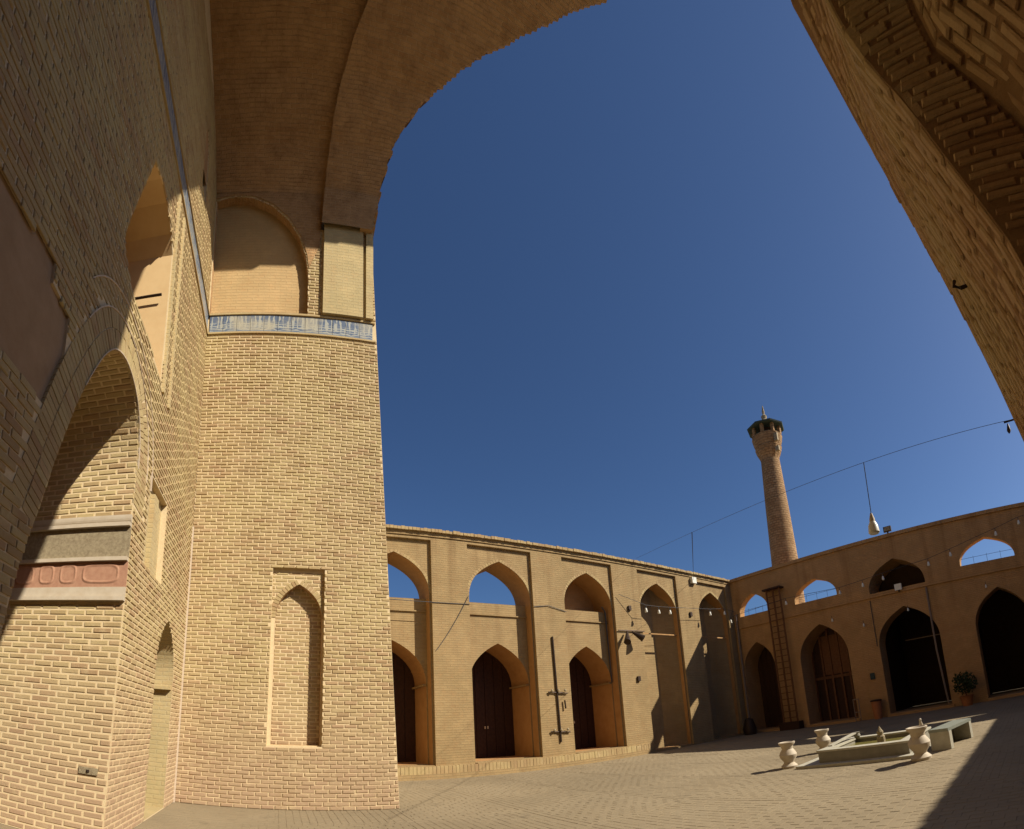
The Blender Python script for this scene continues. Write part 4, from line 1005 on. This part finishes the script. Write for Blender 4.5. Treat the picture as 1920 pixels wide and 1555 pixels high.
# pole with cross bars, loudspeakers and lamps on the sunlit arcade
po = thing('cable_pole', 'dark iron pole with two cross bars fixed to the sunlit arcade pier', 'pole', F1.p(9.42, 0.9, -0.08))
mb = MB(); mb.tube([F1.p(9.38, 4.62, -0.035), F1.p(9.45, 0.85, -0.035)], 0.035, 8); mb.build('post', 'iron', po)
for z in (2.58, 1.20):
    mb = MB(); mb.tube([F1.p(9.05, z + 0.03, -0.05), F1.p(9.85, z - 0.03, -0.05)], 0.025, 6); mb.build('cross_bar', 'iron', po)
    for s in (-0.28, 0.0, 0.28):
        mb = MB(); mb.lathe([(0.035, 0), (0.05, 0.04), (0.02, 0.09)], F1.p(9.45 + s, z + 0.03, -0.10), 8); mb.build('insulator', 'stone_grey', po)
mb = MB(); mb.tube([F1.p(9.70, 2.3, -0.07), F1.p(9.72, 2.0, -0.07)], 0.03, 6); mb.build('bottle_hook', 'iron', po)
ls = thing('loudspeaker_pair', 'pair of grey horn loudspeakers on a bracket beside the third sunlit bay', 'loudspeaker', F1.p(13.1, 4.9, -0.1))
mb = MB(); mb.tube([F1.p(12.55, 5.0, -0.05), F1.p(13.98, 5.02, -0.05)], 0.025, 6); mb.build('bracket', 'iron', ls)
for p, q in (((12.95, 4.95), (12.62, 4.45)), ((13.2, 4.95), (13.52, 4.62))):
    mb = MB(); a, b = F1.p(p[0], p[1], -0.12), F1.p(q[0], q[1], -0.45); mb.tube([a, b], 0.035, 12, 0.15); mb.build('horn', 'iron', ls)
for u, z, lab in ((13.28, 5.98, 'tiny dark box lamp on the sunlit pier above the horn loudspeakers'), (13.42, 3.02, 'tiny dark socket box low on the sunlit pier beneath the horn loudspeakers'), (17.15, 6.0, 'tiny dark box lamp on the last sunlit pier near the courtyard corner')):
    mb = bar(F1, u - 0.07, u + 0.07, z - 0.10, z + 0.10, -0.08, 0.0); tag(mb.build('wall_box', 'iron'), lab, 'wall box')
def cable(pts, r, lab, sag=0.0, n=16):
    P0, P1 = Vector(pts[0]), Vector(pts[-1]); q = []
    if len(pts) == 2: q = [P0.lerp(P1, k / n) - Vector((0, 0, sag * 4 * (k / n) * (1 - k / n))) for k in range(n + 1)]
    else: q = [Vector(p) for p in pts]
    mb = MB(); mb.tube(q, r, 5); return tag(mb.build('cable', 'wire'), lab, 'cable')
cable([F1.p(2.5, 5.66, -0.02), F1.p(6.2, 5.62, -0.02)], 0.012, 'thin cable along the sunlit arcade before its doorway bays', 0.03)
cable([F1.p(8.7, 5.70, -0.02), F1.p(9.3, 5.78, -0.03), F1.p(10.1, 5.60, -0.02)], 0.012, 'thin kinked cable across the pier above the iron pole', 0)
cable([F1.p(6.15, 5.9, -0.03), F1.p(4.95, 4.0, -0.02)], 0.010, 'slack cable slanting down the sunlit pier between two sky-filled arches', 0.1)
cable([F1.p(12.15, 6.05, 0.4), F1.p(12.3, 5.85, 0.40), F1.p(12.36, 2.95, 0.42), F1.p(12.34, 2.92, 1.5)], 0.03, 'dark conduit down the jamb of the third sunlit doorway', 0)
# string of white lamps
def lamp(p, lab, drop=0.12, s=0.72, grp='white lamps strung round the courtyard'):
    t = thing('string_lamp', lab, 'lamp', p, grp); p = Vector(p)
    mb = MB(); mb.lathe([(0.012 * s, 0), (0.05 * s, -0.05 * s), (0.085 * s, -0.22 * s), (0.07 * s, -0.27 * s), (0.01, -0.28 * s)], p, 10); mb.build('shade', 'white', t, smooth=True)
    mb = MB(); mb.tube([p + Vector((0, 0, drop)), p + Vector((0, 0, -0.01))], 0.018 * s, 6); mb.build('socket', 'wire', t)
LW1 = [(1211, 1143), (1235, 1146), (1256, 1147), (1331, 1150), (1358, 1149)]
pts = [at(x, y - 3, 0, X1 + 0.45) + Vector((0, 0, 0.12)) for x, y in LW1]
for k, p in enumerate(pts): lamp(p - Vector((0, 0, 0.12)), 'small white lamp hanging before the niche beside the horn loudspeakers' if k < 3 else 'small white lamp hanging before the niche in the courtyard corner')
cable([F1.p(12.7, 6.5, -0.1)] + pts + [F1.p(20.5, 6.3, -0.3)], 0.010, 'cable of white lamps strung before the last sunlit niches')
LW2 = [(1370, 1165), (1473, 1130), (1574, 1110), (1617, 1096), (1655, 1083), (1740, 1056), (1781, 1038), (1866, 999), (1909, 978)]
pts = [at(x, y - 3, 1, Y2 - 0.6) + Vector((0, 0, 0.12)) for x, y in LW2]
LL = ['by the corner drainpipe', 'beside the lattice ladder', 'at the edge of the upper arch over the screened doorway', 'on the bare pier before the closed upper arch', 'in front of the dark closed upper arch', 'just past the closed upper arch above the drainpipe', 'on the pier before the last open upper arch', 'over the crown of the last open upper arch', 'past the crown of the last open upper arch']
for p, l in zip(pts, LL): lamp(p - Vector((0, 0, 0.12)), 'small white lamp strung ' + l)
cable([F2.p(X1 + 0.1, 6.4, -0.2)] + pts + [F2.p(2, 7.6, -0.6)], 0.010, 'cable of white lamps along the upper arches of the shaded arcade')
for px, py, l in ((1702, 1140, 'before the apex of the widest dark arch'), (1619, 1169, 'low on the pier between the screened doorway and wide dark arch'), (1848, 1096, 'before the last dark arch of the shaded arcade'), (1560, 1160, 'above the screened doorway of the shaded arcade')):
    lamp(at(px, py, 1, Y2 - 0.12), 'small white lamp hung ' + l, s=0.55)
sq = thing('square_lamp', 'square white lamp on the ledge of the closed upper arch', 'lamp', at(1684, 1104, 1, Y2 - 0.1))
c = at(1684, 1101, 1, Y2 - 0.12); mb = MB(); mb.box(c.x - .16, c.x + .16, c.y - .05, c.y + .02, c.z - .14, c.z + .14); mb.build('panel', 'white', sq)
mb = MB(); mb.box(c.x - .03, c.x + .03, c.y - .02, c.y + .12, c.z - .22, c.z - .12); mb.build('bracket', 'iron', sq)
# overhead wire with the large hanging lamp
w0 = F1.p(13.95, 8.25, -0.05)
r1 = ray(1893, 783); w1 = Vector((0, 0, EYE)) + r1 * (2.42 / r1.y)
w1 = e1(YO, at(1893, 783, 1, YO).z) + Vector((-0.01, 0.02, 0.0))
q = [w0.lerp(w1, k / 40) for k in range(41)]
mb = MB(); mb.tube([p for p in q[:34]], 0.0045, 5, 0.0018); mb.tube(q[33:], 0.0018, 5, 0.001)
tag(mb.build('overhead_wire', 'wire'), 'thin dark wire crossing the sky from sunlit arcade to brick haunch', 'wire')
def near_wire(px):
    return min((q[k].lerp(q[k + 1], s / 10) for k in range(40) for s in range(10)), key=lambda p: abs(proj(p)[0] - px))
a = near_wire(1620); d = (a - Vector((0, 0, EYE))).length; b = Vector((0, 0, EYE)) + ray(1634, 968) * d
hl_ = thing('hanging_lamp', 'cream bell lamp hanging on a long cord from the overhead wire', 'lamp', b)
s = d / 9.0 * 0.9
mb = MB(); mb.tube([a, b], 0.0025, 5); mb.build('cord', 'wire', hl_)
mb = MB(); mb.lathe([(0.02 * s, 0.06 * s), (0.055 * s, -0.06 * s), (0.06 * s, -0.12 * s)], b, 14); mb.build('cap', 'stone', hl_, smooth=True)
mb = MB(); mb.lathe([(0.06 * s, -0.12 * s), (0.10 * s, -0.2 * s), (0.115 * s, -0.34 * s), (0.09 * s, -0.37 * s)], b, 14); mb.build('shade', 'white', hl_, smooth=True)
a = near_wire(1297); bx = F1.p(17.55, 7.75, -0.12)
mb = MB(); mb.tube([a, bx], 0.007, 5)
tag(mb.build('cable_drop', 'wire'), 'short dark cord dropping from the overhead wire to the white box', 'cable')
mb = bar(F1, 17.42, 17.72, 7.55, 7.85, -0.16, 0.0); tag(mb.build('junction_box', 'white'), 'small white junction box under the coping near the courtyard corner', 'junction box')
br = thing('wire_bracket', 'small dark bracket with hanging bulb where the wire meets the haunch', 'bracket', w1)
mb = MB(); mb.tube([w1 + Vector((0.03, 0.0, 0.0)), w1 + Vector((-0.025, 0.01, 0.0))], 0.0035, 6); mb.build('arm', 'iron', br)
mb = MB(); mb.lathe([(0.002, 0), (0.005, -0.012), (0.008, -0.028), (0.003, -0.038)], w1 + Vector((-0.012, 0.0, -0.012)), 8); mb.build('bulb', 'iron', br, smooth=True)
# small things in the shaded corner
mb = MB(); c = F2.p(-13.9, 0, -0.9); mb.lathe([(0.3, 0), (0.34, 0.3), (0.2, 0.75), (0.1, 0.8)], c, 12)
tag(mb.build('covered_heap', 'iron', smooth=True), 'dark covered heap standing in the shaded courtyard corner', 'heap')
